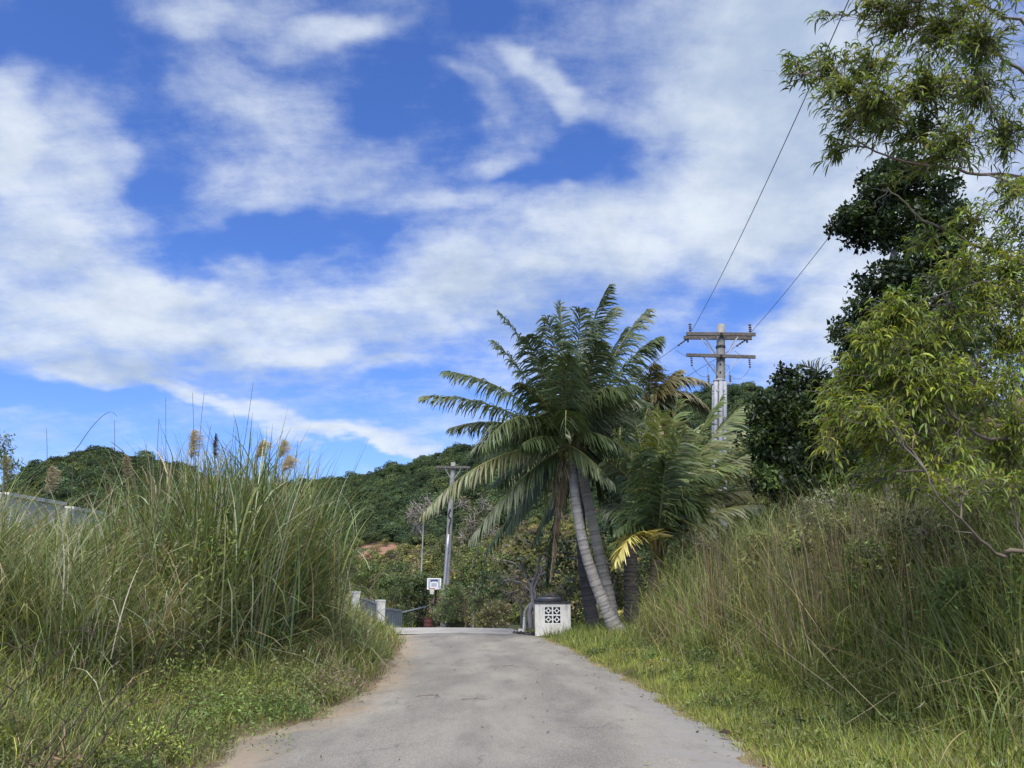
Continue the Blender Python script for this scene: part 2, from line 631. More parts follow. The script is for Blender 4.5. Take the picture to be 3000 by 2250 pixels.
def grid_mesh(xs, ys, zf):
    X, Y = np.meshgrid(xs, ys)
    Z = zf(X, Y)
    V = np.stack([X, Y, Z], -1).reshape(-1, 3)
    nx, ny = len(xs), len(ys)
    i = (np.arange(ny - 1)[:, None] * nx + np.arange(nx - 1)[None, :]).reshape(-1)
    Q = np.stack([i, i + 1, i + nx + 1, i + nx], 1)
    return V, Q


def ground_mat():
    m = bpy.data.materials.new('soil_and_turf')
    m.use_nodes = True
    g = NT(m.node_tree)
    p = g.n['Principled BSDF']
    geo = g.node('ShaderNodeNewGeometry')
    v = geo.outputs['Position']
    n = g.noise(v, 1.2, 8, .65)
    col = g.mix(g.smooth(n, .38, .62), (.055, .060, .022), (.10, .085, .045))
    n2 = g.noise(v, 9, 5, .6)
    col = g.mix(g.smooth(n2, .5, .7), col, (.035, .045, .015))
    a = g.node('ShaderNodeAttribute', attribute_name='col')
    sp = g.node('ShaderNodeSeparateColor')
    g.l.new(a.outputs['Color'], sp.inputs[0])
    edge = g.m('ADD', sp.outputs[0], g.m('MULTIPLY', g.m('SUBTRACT', g.noise(v, 3.5, 6, .65), .5), 1.1))
    soil = g.mix(g.noise(v, 6, 6, .7), (.19, .145, .095), (.29, .23, .155))
    col = g.mix(g.smooth(edge, .35, .65), col, soil)
    g.l.new(col, p.inputs['Base Color'])
    p.inputs['Roughness'].default_value = .95
    p.inputs['Specular IOR Level'].default_value = .1
    b = g.node('ShaderNodeBump')
    b.inputs['Strength'].default_value = .7
    b.inputs['Distance'].default_value = .04
    g.l.new(g.noise(v, 14, 8, .65), b.inputs['Height'])
    g.l.new(b.outputs[0], p.inputs['Normal'])
    return m


xs = np.unique(np.concatenate([np.arange(-14, 14.01, .22), np.array([-2500, -1200, -600, -300, -150, -90, -60, -45, -35, -28, -23, -19, -16, 16, 19, 23, 28, 35, 45, 60, 90, 150, 300, 600, 1200, 2500])]))
ys = np.unique(np.concatenate([np.arange(-8, 34, .3), np.arange(34, 70, 1.0), np.array([-600, -200, -80, -40, -20, -12, 75, 82, 90, 100, 120, 150, 200, 300, 500, 900, 1600, 3200])]))
V, Q = grid_mesh(xs, ys, H)
sLe = np.clip(XL(V[:, 1]) - V[:, 0], -5, 50)
sRe = np.clip(V[:, 0] - XR(V[:, 1]), -5, 50)
dirt = np.clip(1.25 - np.maximum(sLe, 0) / .55, 0, 1) * (sLe > -1) * .9 + np.clip(1 - np.maximum(sRe, 0) / .25, 0, 1) * (sRe > -1) * .8
dirt = np.where((V[:, 1] > 31), 0.0, dirt)
C = np.zeros((len(V), 3))
C[:, 0] = np.clip(dirt, 0, 1)
a = Acc().add(V, Q, None, C)
o = obj('ground', a, ground_mat())
tag(o, kind='structure')

# road -------------------------------------------------------------------


def road_mat():
    m = bpy.data.materials.new('worn_asphalt')
    m.use_nodes = True
    g = NT(m.node_tree)
    p = g.n['Principled BSDF']
    geo = g.node('ShaderNodeNewGeometry')
    v = geo.outputs['Position']
    st = g.node('ShaderNodeMapping')
    g.l.new(v, st.inputs[0])
    st.inputs['Scale'].default_value = (1.0, .35, 1.0)
    a = g.node('ShaderNodeAttribute', attribute_name='col')
    sp = g.node('ShaderNodeSeparateColor')
    g.l.new(a.outputs['Color'], sp.inputs[0])
    across, along = sp.outputs[0], sp.outputs[1]
    big = g.noise(st.outputs[0], .9, 6, .6, .3)
    col = g.mix(g.smooth(big, .34, .66), (.205, .195, .170), (.290, .276, .236))
    # wheel tracks are worn a little darker
    mid = g.noise(st.outputs[0], 3.2, 6, .65, .2)
    col = g.mix(g.m('MULTIPLY', g.smooth(mid, .5, .7), .45), col, (.14, .132, .122))
    # wheel tracks polished darker
    tr = g.m('ABSOLUTE', g.m('SUBTRACT', g.m('ABSOLUTE', g.m('SUBTRACT', across, .48)), .19))
    trk = g.m('SUBTRACT', 1.0, g.smooth(tr, .02, .12))
    col = g.mix(g.m('MULTIPLY', g.m('MULTIPLY', trk, g.noise(st.outputs[0], 1.6, 4, .6)), .55), col, (.155, .147, .135))
    stain = g.noise(v, .8, 7, .7, .8)
    col = g.mix(g.m('MULTIPLY', g.smooth(stain, .58, .70), .35), col, (.33, .315, .285))
    fine = g.noise(v, 62, 5, .8)
    col = g.mix(g.smooth(fine, .40, .62), g.mix(1.0, col, (.70, .70, .70), 'MULTIPLY'), g.mix(1.0, col, (1.30, 1.29, 1.27), 'MULTIPLY'))
    fine2 = g.noise(v, 42, 3, .7)
    col = g.mix(g.m('MULTIPLY', g.smooth(fine2, .57, .68), .55), col, (.10, .095, .09))
    # pale exposed concrete at the near right edge
    conc = g.m('ADD', g.m('MULTIPLY', across, 1.0), g.m('MULTIPLY', g.m('SUBTRACT', g.noise(v, 1.7, 7, .65, .5), .5), .42))
    conc = g.m('MULTIPLY', g.smooth(conc, .80, .93), g.m('SUBTRACT', 1.0, g.smooth(along, .34, .62)))
    col = g.mix(conc, col, g.mix(g.noise(v, 9, 6, .7), (.215, .208, .19), (.30, .29, .265)))
    # washed-out soil along the left edge
    sand = g.m('SUBTRACT', g.m('SUBTRACT', 1.0, across), g.m('MULTIPLY', g.m('SUBTRACT', g.noise(v, 1.3, 7, .65, .5), .5), .30))
    col = g.mix(g.m('MULTIPLY', g.smooth(sand, .83, .985), .92), col, g.mix(g.noise(v, 11, 6, .7), (.27, .215, .15), (.37, .31, .23)))
    # cracks
    vo = g.node('ShaderNodeTexVoronoi', feature='DISTANCE_TO_EDGE')
    wv = g.node('ShaderNodeVectorMath', operation='ADD')
    g.l.new(v, wv.inputs[0])
    wn = g.node('ShaderNodeVectorMath', operation='SCALE')
    g.l.new(g.noise(v, 1.5, 5, .6, out=1), wn.inputs[0])
    wn.inputs['Scale'].default_value = .9
    g.l.new(wn.outputs[0], wv.inputs[1])
    g.l.new(wv.outputs[0], vo.inputs['Vector'])
    vo.inputs['Scale'].default_value = .33
    crack = g.m('SUBTRACT', 1.0, g.smooth(vo.outputs[0], .0015, .007))
    crack = g.m('MULTIPLY', crack, g.smooth(g.noise(v, .6, 3, .5), .46, .6))
    col = g.mix(g.m('MULTIPLY', crack, .35), col, (.06, .055, .05))
    g.l.new(col, p.inputs['Base Color'])
    p.inputs['Roughness'].default_value = .88
    p.inputs['Specular IOR Level'].default_value = .25
    b = g.node('ShaderNodeBump')
    b.inputs['Strength'].default_value = .55
    b.inputs['Distance'].default_value = .012
    hsum = g.m('SUBTRACT', g.m('ADD', fine, g.m('MULTIPLY', fine2, .8)), g.m('MULTIPLY', crack, 1.5))
    g.l.new(hsum, b.inputs['Height'])
    g.l.new(b.outputs[0], p.inputs['Normal'])
    return m


def edge_noise(y, ph):
    return (.09 * np.sin(y * 1.9 + ph) + .06 * np.sin(y * 4.7 + 2 * ph) + .045 * np.sin(y * 11.3 + ph * 3) + .03 * np.sin(y * 23 + ph))


ry = np.concatenate([np.arange(-8, 14, .08), np.arange(14, 28.6, .15)])
nx = 22
acc = Acc()
xl = XL(ry) + edge_noise(ry, .4)
xr = XR(ry) + edge_noise(ry, 2.1)
f = np.linspace(0, 1, nx)
X = xl[:, None] * (1 - f) + xr[:, None] * f
Y = np.repeat(ry[:, None], nx, 1)
Z = road_z(Y) + 0.012 + .035 * np.sin(np.pi * f)[None, :] - .05 * (np.abs(f * 2 - 1) ** 8)[None, :]
V = np.stack([X, Y, Z], -1).reshape(-1, 3)
i = (np.arange(len(ry) - 1)[:, None] * nx + np.arange(nx - 1)[None, :]).reshape(-1)
Q = np.stack([i, i + 1, i + nx + 1, i + nx], 1)
C = np.stack([np.repeat(f[None, :], len(ry), 0), np.clip(Y / 28, 0, 1), Y * 0], -1).reshape(-1, 3)
o = obj('road', acc.add(V, Q, None, C), road_mat())
tag(o, kind='structure')

# pale concrete slab of the crossing at the crest -------------------------
acc = Acc()
cy = np.concatenate([np.linspace(28.0, 34, 25), np.linspace(34.5, 62, 30)])
c_l = np.interp(cy, [28, 29.5, 31, 36, 62], [-4.45, -4.75, -5.1, -7.5, -9.0])
c_r = np.interp(cy, [28, 28.6, 29.5, 31, 36, 62], [1.1, .95, .45, .1, -.4, -1.5])
cf = np.linspace(0, 1, 14)
X = c_l[:, None] * (1 - cf) + c_r[:, None] * cf
Y = np.repeat(cy[:, None], 14, 1)
Y[0] += .22 * np.sin(X[0] * 2.3) + .1 * np.sin(X[0] * 6.1)
Z = road_z(Y) + .018 + .036 * np.sin(np.pi * cf)[None, :]
V = np.stack([X, Y, Z], -1).reshape(-1, 3)
i = (np.arange(len(cy) - 1)[:, None] * 14 + np.arange(13)[None, :]).reshape(-1)
Q = np.stack([i, i + 1, i + 15, i + 14], 1)
acc.add(V, Q)
MAT['slab'] = noisy_mat('pale_concrete', (.32, .305, .265), (.40, .385, .34), 1.5, .9, .2, c3=(.26, .25, .22), bscale=30)
o = obj('concrete_crossing', acc, 'slab')
tag(o, kind='structure')

# hill -------------------------------------------------------------------


def hill_mat():
    m = bpy.data.materials.new('hillside_soil')
    m.use_nodes = True
    g = NT(m.node_tree)
    p = g.n['Principled BSDF']
    geo = g.node('ShaderNodeNewGeometry')
    v = geo.outputs['Position']
    a = g.node('ShaderNodeAttribute', attribute_name='col')
    sp = g.node('ShaderNodeSeparateColor')
    g.l.new(a.outputs['Color'], sp.inputs[0])
    n = g.noise(v, .35, 7, .65)
    col = g.mix(g.smooth(n, .4, .6), (.045, .055, .02), (.09, .095, .035))
    red = g.m('ADD', sp.outputs[0], g.m('MULTIPLY', g.m('SUBTRACT', g.noise(v, .55, 7, .65, .6), .5), 1.9))
    col = g.mix(g.smooth(red, .45, .6), col, g.mix(g.noise(v, .8, 6, .7), (.24, .125, .075), (.34, .20, .13)))
    g.l.new(col, p.inputs['Base Color'])
    p.inputs['Roughness'].default_value = .95
    b = g.node('ShaderNodeBump')
    b.inputs['Strength'].default_value = 1.0
    b.inputs['Distance'].default_value = .5
    g.l.new(g.noise(v, 1.2, 8, .65), b.inputs['Height'])
    g.l.new(b.outputs[0], p.inputs['Normal'])
    return m


us = np.linspace(-1.25, 1.25, 180)
ds = np.concatenate([np.linspace(HILL0, 150, 70), np.linspace(153, 420, 60)])
UU, DD = np.meshgrid(us, ds)
X, Y = UU * DD, DD
Z = hill_z(X, Y)
V = np.stack([X, Y, Z], -1).reshape(-1, 3)
nx = len(us)
i = (np.arange(len(ds) - 1)[:, None] * nx + np.arange(nx - 1)[None, :]).reshape(-1)
Q = np.stack([i, i + 1, i + nx + 1, i + nx], 1)


def hill_dist(px, py):
    """distance at which the ray through a pixel meets the hill"""
    for D in np.arange(HILL0 + 1, 300, .5):
        p = at(px, py, D)
        if p[2] < hill_z(p[0], p[1]):
            return p
    return at(px, py, 200)


red_pts = [hill_dist(1110, 1600), hill_dist(1150, 1598), hill_dist(1205, 1612), hill_dist(1100, 1625), hill_dist(1140, 1612)]
red = np.zeros(len(V))
for rp in red_pts:
    red = np.maximum(red, 1.0 * np.exp(-((V[:, 0] - rp[0]) / 3.2) ** 2 - ((V[:, 1] - rp[1]) / 3.6) ** 2))
C = np.zeros((len(V), 3))
C[:, 0] = red
o = obj('hill', Acc().add(V, Q, None, C), hill_mat())
tag(o, kind='structure')
print('red soil at', red_pts)
#PART2
# ------------------------------------------------------------------ forest on the hill (reads as one mass)


def crowns(acc, X, Y, Z, R, cols, per, card, squash=.8, lobes=6):
    """leaf sprays over the lobes of many crowns"""
    n = len(X)
    k = per // lobes
    d = unit(rng.normal(0, 1, (n, lobes, 3)) + np.array([0, -.25, .55]))
    lc = d * (R[:, None] * U(.35, .72, (n, lobes)))[..., None]
    lr = R[:, None] * U(.30, .52, (n, lobes))
    e = unit(rng.normal(0, 1, (n, lobes, k, 3)) + np.array([0, -.3, .45]) + d[:, :, None, :] * .6)
    P = np.stack([X, Y, Z], -1)[:, None, None, :] + (lc[:, :, None, :] + e * (lr[:, :, None] * U(.75, 1.1, (n, lobes, k)))[..., None]) * np.array([1, 1, squash])
    P = P.reshape(-1, 3)
    N = len(P)
    nrm = unit(e.reshape(-1, 3) + rng.normal(0, .45, (N, 3)))
    A = unit(np.cross(nrm, rng.normal(0, 1, (N, 3))))
    S = np.cross(nrm, A)
    L = np.repeat(R, lobes * k) * card * U(.6, 1.35, N)
    lcol = np.repeat(cols, lobes, axis=0) * np.exp(rng.normal(0, .13, (n * lobes, 1)))
    C = np.repeat(lcol, k, axis=0) * np.exp(rng.normal(0, .15, (N, 1)))
    acc.diamond(P - A * L[:, None] * .5, A, S, L, L * U(.6, .95, N), C, fold=.2)


def forest_mat():
    """crown leaves: colour from the leaf, shifted from tree to tree"""
    m = bpy.data.materials.new('forest_leaf')
    m.use_nodes = True
    g = NT(m.node_tree)
    p = g.n['Principled BSDF']
    at_ = g.node('ShaderNodeAttribute', attribute_name='col')
    oi = g.node('ShaderNodeObjectInfo')
    rnd = oi.outputs['Random']
    r2 = g.m('FRACT', g.m('MULTIPLY', rnd, 17.31))
    f = g.m('MULTIPLY_ADD', r2, .75, .65)
    vm = g.node('ShaderNodeVectorMath', operation='SCALE')
    g.l.new(at_.outputs['Color'], vm.inputs[0])
    g.l.new(f, vm.inputs['Scale'])
    warm = g.mix(1.0, vm.outputs[0], (1.32, 1.15, .92), 'MULTIPLY')
    col = g.mix(g.m('MULTIPLY', g.smooth(rnd, .62, 1.0), .8), vm.outputs[0], warm)
    g.l.new(col, p.inputs['Base Color'])
    p.inputs['Roughness'].default_value = .75
    p.inputs['Specular IOR Level'].default_value = .12
    return m


MAT['forest'] = forest_mat()


def crown_variant(name, base, lobes, per, card, coll):
    acc = Acc()
    crowns(acc, np.zeros(1), np.zeros(1), np.array([.35]), np.ones(1), np.array([base]), per, card, .85, lobes)
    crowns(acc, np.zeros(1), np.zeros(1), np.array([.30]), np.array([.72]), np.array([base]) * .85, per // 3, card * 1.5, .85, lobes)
    acc.tube(np.array([[0, 0, -1.2], [0, 0, -.2], [.05, 0, .4]]), [.09, .07, .03], 5, (.12, .10, .08))
    me = acc.mesh(name, smooth=False)
    me.materials.append(MAT['forest'])
    o = bpy.data.objects.new(name, me)
    coll.objects.link(o)


def scatter(name, x, y, z, R, coll):
    """one object: instances of the crowns standing on its points"""
    me = bpy.data.meshes.new(name)
    me.vertices.add(len(x))
    me.vertices.foreach_set('co', np.stack([x, y, z], 1).astype(np.float32).ravel())
    at_ = me.attributes.new('sc', 'FLOAT', 'POINT')
    at_.data.foreach_set('value', R.astype(np.float32))
    me.update()
    me.materials.append(MAT['forest'])
    o = bpy.data.objects.new(name, me)
    COL.objects.link(o)
    ng = bpy.data.node_groups.new(name + '_scatter', 'GeometryNodeTree')
    ng.interface.new_socket('Geometry', in_out='INPUT', socket_type='NodeSocketGeometry')
    ng.interface.new_socket('Geometry', in_out='OUTPUT', socket_type='NodeSocketGeometry')
    gi, go = ng.nodes.new('NodeGroupInput'), ng.nodes.new('NodeGroupOutput')
    ip = ng.nodes.new('GeometryNodeInstanceOnPoints')
    ci = ng.nodes.new('GeometryNodeCollectionInfo')
    ci.inputs['Collection'].default_value = coll
    ci.inputs['Separate Children'].default_value = True
    ci.inputs['Reset Children'].default_value = True
    ip.inputs['Pick Instance'].default_value = True
    rv = ng.nodes.new('FunctionNodeRandomValue')
    rv.data_type = 'FLOAT_VECTOR'
    rv.inputs[0].default_value = (-.12, -.12, -.7)
    rv.inputs[1].default_value = (.12, .12, .7)
    na = ng.nodes.new('GeometryNodeInputNamedAttribute')
    na.data_type = 'FLOAT'
    na.inputs['Name'].default_value = 'sc'
    L = ng.links
    L.new(gi.outputs[0], ip.inputs['Points'])
    L.new(ci.outputs[0], ip.inputs['Instance'])
    L.new(rv.outputs[0], ip.inputs['Rotation'])
    L.new([q for q in na.outputs if q.enabled and q.name == 'Attribute'][0], ip.inputs['Scale'])
    L.new(ip.outputs[0], go.inputs[0])
    md = o.modifiers.new('scatter', 'NODES')
    md.node_group = ng
    return o


def forest():
    cl = bpy.data.collections.new('forest_crowns')
    for k in range(6):
        crown_variant('forest_crown', [(.046, .074, .030), (.058, .088, .034), (.040, .064, .028), (.070, .098, .038), (.050, .080, .036), (.036, .060, .030)][k], 9 + k, 900, .115, cl)
    n = 12000
    u = U(-.82, .80, n)
    t = U(0, 1, n) ** .8
    yr = np.interp(u, _RU, _RW[:, 1])
    y0 = 122 + 10 * np.sin(u * 9)
    y0 = np.where(u < -.25, 100, y0)
    y0 = np.where(u > 0.1, 84, y0)
    y = y0 + (yr + 6 - y0) * t
    x = u * y
    R = U(.9, 1.9, len(x)) * np.where(U(0, 1, len(x)) < .10, 1.6, 1)
    o = scatter('hillside_forest', x, y, hill_z(x, y) + R * .3, R, cl)
    tag(o, 'dense dark green forest covering the hill behind the road', 'forest', kind='stuff')
    # open brushy slope under the forest
    cl = bpy.data.collections.new('brush_crowns')
    for k in range(6):
        crown_variant('brush_crown', [(.17, .165, .055), (.13, .15, .048), (.18, .155, .08), (.09, .115, .036), (.15, .125, .09), (.12, .145, .045)][k], 8, 420, .16, cl)
    n = 3000
    u = U(-.42, .45, n)
    y = U(68, 128, n)
    x = u * y
    rd = np.min([np.hypot((x - p[0]) / 2.6, (y - p[1]) / 3.2) for p in red_pts], axis=0)
    k = (rd > 1.3) | (U(0, 1, len(x)) < .16)
    x, y = x[k], y[k]
    R = U(.4, 1.15, len(x))
    o = scatter('slope_brush', x, y, hill_z(x, y) + R * .15, R, cl)
    tag(o, 'low yellow-green brush around the bare red soil on the slope', 'brush', kind='stuff')


forest()

# ------------------------------------------------------------------ palms
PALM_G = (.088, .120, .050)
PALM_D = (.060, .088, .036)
PALM_L = (.145, .16, .075)
PALM_Y = (.50, .45, .16)
PALM_B = (.20, .155, .10)


def frond(root, Cp, Mp, Tp, Lmax, col, droop=.8, n=64, width=.045, rach=(.24, .23, .07), sweep=(0, 0, 0), r0=.04):
    path = bez(Cp, Mp, Tp, 26)
    acc = Acc()
    acc.tube(path, np.linspace(r0, .006, 26), 5, np.linspace(1, .75, 26)[:, None] * np.asarray(rach)[None, :])
    fr = obj('frond', acc, 'wood', root)
    t = np.linspace(.14, .985, n)
    t = np.clip(t + rng.normal(0, .004, n), .1, .99)
    idx = t * 25
    i0 = np.clip(idx.astype(int), 0, 24)
    f = (idx - i0)[:, None]
    P = path[i0] * (1 - f) + path[i0 + 1] * f
    tan = unit(path[i0 + 1] - path[i0])
    chord = unit(np.asarray(Tp) - np.asarray(Cp))
    side = np.cross(tan, np.array([0, 0, 1.0]))
    flat = np.linalg.norm(side, axis=1, keepdims=True)
    alt = np.cross(tan, np.array([.6, -.8, .1]))
    side = unit(np.where(flat > .25, side, alt))
    # keep the side continuous along the frond
    for k in range(1, n):
        if side[k] @ side[k - 1] < 0:
            side[k] *= -1
    upn = unit(np.cross(side, tan))
    acc = Acc()
    roll = rng.normal(0, .25)
    for sg in (-1, 1):
        nn = n
        a = np.radians(28 + 34 * t + rng.normal(0, 5, nn))[:, None]
        d0 = unit(sg * side * np.cos(a) + tan * np.sin(a) + upn * (.15 + sg * roll) + rng.normal(0, .12, (nn, 3)) + np.array([.16, 0, -.05]))
        L = 1.32 * Lmax * (.34 + .66 * np.sin(np.pi * np.clip(t, 0, 1) ** .75) ** .8) * U(.72, 1.1, nn)
        L = np.where(t > .9, L * (1.0 - (t - .9) * 2.5), L)
        ks = 5
        pts = [P]
        cur = P
        for k in range(1, ks):
            g = (k / (ks - 1)) ** 1.1 * (droop * 1.45 + .15) * U(.55, 1.45, nn)[:, None]
            d = unit(d0 + g * np.array([0, 0, -1.0]) + np.array([.25, 0, 0]) * k / ks)
            cur = cur + d * (L / (ks - 1))[:, None]
            pts.append(cur)
        PP = np.stack(pts, 1)
        dd = unit(PP[:, 1:] - PP[:, :-1])
        dd = np.concatenate([dd, dd[:, -1:]], 1)
        S = tan[:, None, :] - (tan[:, None, :] * dd).sum(-1, keepdims=True) * dd
        S = unit(S + upn[:, None, :] * rng.normal(.35, .3, (nn, 1, 1)))
        prof = np.array([.55, 1, .95, .62, .08])
        W = width * prof[None, :] * U(.8, 1.2, nn)[:, None]
        cc = jit(col, nn, .14, .06)
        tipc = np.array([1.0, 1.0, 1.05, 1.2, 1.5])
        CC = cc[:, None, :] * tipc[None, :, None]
        miss = U(0, 1, nn) < .10
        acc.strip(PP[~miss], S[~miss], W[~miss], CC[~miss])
    lf = obj('leaflets', acc, 'palm', root, fr)
    lf['kind'] = 'stuff'
    return fr


def palm_trunk(root, pts, r0, r1, col=(.32, .305, .28), flare=1.5, name='trunk', ring=.15):
    path0 = resample(pts, 60)
    seg = np.linalg.norm(np.diff(path0, axis=0), axis=1)
    s = np.r_[0, np.cumsum(seg)]
    n = int(s[-1] / .03)
    ss = np.linspace(0, s[-1], n)
    path = np.stack([np.interp(ss, s, path0[:, k]) for k in range(3)], 1)
    f = ss / s[-1]
    rad = r0 + (r1 - r0) * f ** .8
    rad = rad * (1 + (flare - 1) * np.exp(-ss / .45))
    ph = (ss + .045 * np.sin(ss * 5.3 + r0 * 40) + .02 * np.sin(ss * 13.1)) / ring
    saw = ph - np.floor(ph)
    rad = rad * (1 + .04 * (1 - saw) ** 1.5 - .015 * (saw > .85))
    dark = np.where(saw > .86, .72 + .2 * np.sin(np.floor(ph) * 3.7), 1.0) * (.95 + .12 * np.sin(np.floor(ph) * 2.4)) * (1 + .15 * np.sin(ss * 1.7 + 1) * np.sin(ss * .6))
    C = np.asarray(col)[None, :] * dark[:, None]
    acc = Acc().tube(path, rad, 18, C)
    V = acc.V[0]
    V[:-2] += rng.normal(0, .006, V[:-2].shape)
    return obj(name, acc, 'wood', root)


def crown_shaft(root, C, up, col=(.16, .13, .07), r=.28, h=.7, n=16):
    """old leaf bases and fibre round the growing point"""
    for k in range(n):
        a = k * 2.4
        d = np.array([math.cos(a), math.sin(a), 0])
        b = np.asarray(C) + d * r * .5 + np.array([0, 0, -.35 + .5 * k / n])
        e = b + d * r * U(.5, 1.0) + np.array([0, 0, h * U(.5, 1.0)])
        acc = Acc().tube(np.array([b, (b + e) / 2 + d * .05, e]), [.07, .055, .025], 5, jit(col, 1, .25)[0])
        obj('leaf_base', acc, 'wood', root)


def fr_px(root, Cp, Y0, mid, tip, dy, L, col, **kw):
    """frond whose middle and tip are given as directions at real depths Y0+dy"""
    Mp = at(mid[0], mid[1], Y0 + dy * .55)
    Tp = at(tip[0], tip[1], Y0 + dy)
    Cs = np.asarray(Cp) + rng.normal(0, .06, 3)
    return frond(root, Cs, Mp, Tp, L, col, **kw)


YP = 26.0
# main leaning palm
base = at(1812, 1846, YP)
base[2] = H(base[0], base[1]) - .05
pA = empty('coconut_palm', base)
tag(pA, 'front coconut palm with pale ringed trunk leaning left beside the white enclosure', 'palm tree', 'coconut palms at the bend')
trunk = [base, at(1778, 1790, YP), at(1738, 1690, YP), at(1708, 1590, YP), at(1688, 1480, YP), at(1678, 1400, YP), at(1668, 1335, YP)]
palm_trunk(pA, trunk, .195, .15, flare=1.6)
CA = at(1664, 1305, YP)
crown_shaft(pA, CA, None)
FA = [  # mid px, tip px, depth change, leaflet length, colour, droop
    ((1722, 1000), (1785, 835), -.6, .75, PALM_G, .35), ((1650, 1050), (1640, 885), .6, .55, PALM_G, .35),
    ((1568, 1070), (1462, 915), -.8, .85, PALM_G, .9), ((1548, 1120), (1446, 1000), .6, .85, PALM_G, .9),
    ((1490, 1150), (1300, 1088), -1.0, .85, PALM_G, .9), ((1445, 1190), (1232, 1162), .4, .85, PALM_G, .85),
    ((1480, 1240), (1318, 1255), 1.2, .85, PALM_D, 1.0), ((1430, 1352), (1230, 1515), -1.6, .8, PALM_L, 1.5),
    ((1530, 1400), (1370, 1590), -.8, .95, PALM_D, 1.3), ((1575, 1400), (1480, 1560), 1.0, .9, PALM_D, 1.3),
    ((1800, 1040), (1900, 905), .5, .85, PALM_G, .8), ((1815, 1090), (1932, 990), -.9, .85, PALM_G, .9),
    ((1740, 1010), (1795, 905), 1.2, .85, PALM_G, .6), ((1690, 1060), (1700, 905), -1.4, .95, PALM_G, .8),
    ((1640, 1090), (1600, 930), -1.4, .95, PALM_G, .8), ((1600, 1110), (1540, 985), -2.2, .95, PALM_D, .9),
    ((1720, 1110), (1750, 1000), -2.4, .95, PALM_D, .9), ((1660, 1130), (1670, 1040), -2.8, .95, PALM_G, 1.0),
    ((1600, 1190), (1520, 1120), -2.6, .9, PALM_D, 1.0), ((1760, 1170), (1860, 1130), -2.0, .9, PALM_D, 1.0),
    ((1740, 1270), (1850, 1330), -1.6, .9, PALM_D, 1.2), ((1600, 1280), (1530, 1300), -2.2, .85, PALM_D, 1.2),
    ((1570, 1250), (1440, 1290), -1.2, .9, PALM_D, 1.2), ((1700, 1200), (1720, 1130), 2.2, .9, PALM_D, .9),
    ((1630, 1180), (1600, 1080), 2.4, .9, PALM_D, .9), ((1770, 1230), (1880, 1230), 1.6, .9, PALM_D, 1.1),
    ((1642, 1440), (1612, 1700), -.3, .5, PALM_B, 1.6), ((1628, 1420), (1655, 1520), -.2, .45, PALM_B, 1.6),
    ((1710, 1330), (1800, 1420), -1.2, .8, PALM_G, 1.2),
]
for k in range(9):                       # more leaves all round the crown
    a_ = k * .72 + .3
    e_ = U(.1, 1.1)
    Ld = U(3.2, 4.2)
    hd = np.array([math.cos(a_) * math.cos(e_), math.sin(a_) * math.cos(e_), math.sin(e_)])
    frond(pA, CA, CA + hd * Ld * .52 + [0, 0, .25], CA + hd * Ld - [0, 0, 1.3 * math.cos(e_) + .2], .9, PALM_G if k % 2 else PALM_D, droop=1.0, n=76, width=.056)
for m_, t_, dy, L, c, dr in FA:
    fr_px(pA, CA, YP, m_, t_, dy, L, c, droop=dr, n=78 if L > .6 else 60, width=.056)
for k in range(7):
    a = k * .9
    nut = CA + np.array([.3 * math.cos(a), .3 * math.sin(a) - .1, -.25 - .08 * (k % 3)])
    obj('coconut', Acc().lathe(nut - np.array([0, 0, .12]), [(.001, 0), (.06, .02), (.1, .09), (.1, .15), (.06, .22), (.001, .25)], 8, C=(.12, .12, .035)), 'wood', pA)

# second palm, trunk right behind the first
YB = 27.3
b2 = at(1800, 1815, YB)
b2[2] = H(b2[0], b2[1]) - .05
pB = empty('coconut_palm', b2)
tag(pB, 'coconut palm whose trunk runs close behind the pale leaning trunk', 'palm tree', 'coconut palms at the bend')
palm_trunk(pB, [b2, at(1786, 1750, YB), at(1762, 1650, YB), at(1740, 1550, YB), at(1715, 1430, YB), at(1702, 1350, YB), at(1700, 1310, YB)], .19, .165, (.33, .315, .28), 1.3)
CB = at(1700, 1290, YB)
crown_shaft(pB, CB, None, n=12)
FB = [((1770, 1080), (1835, 960), .6, .85, PALM_G, .8), ((1800, 1180), (1900, 1180), 1.0, .85, PALM_D, 1.0), ((1790, 1330), (1870, 1470), -.6, .85, PALM_D, 1.3),
      ((1780, 1260), (1905, 1330), .4, .85, PALM_D, 1.1), ((1700, 1070), (1720, 940), 1.4, .85, PALM_G, .8), ((1640, 1120), (1560, 1050), 1.4, .85, PALM_D, .9),
      ((1750, 1390), (1790, 1560), .8, .8, PALM_D, 1.3), ((1660, 1390), (1600, 1520), 1.4, .85, PALM_D, 1.3), ((1770, 1390), (1850, 1520), 1.4, .85, PALM_G, 1.3),
      ((1560, 1350), (1450, 1420), 1.8, .9, PALM_D, 1.2), ((1560, 1430), (1420, 1620), 2.0, .9, PALM_D, 1.2)]
for m_, t_, dy, L, c, dr in FB:
    fr_px(pB, CB, YB, m_, t_, dy, L, c, droop=dr, n=78, width=.05)

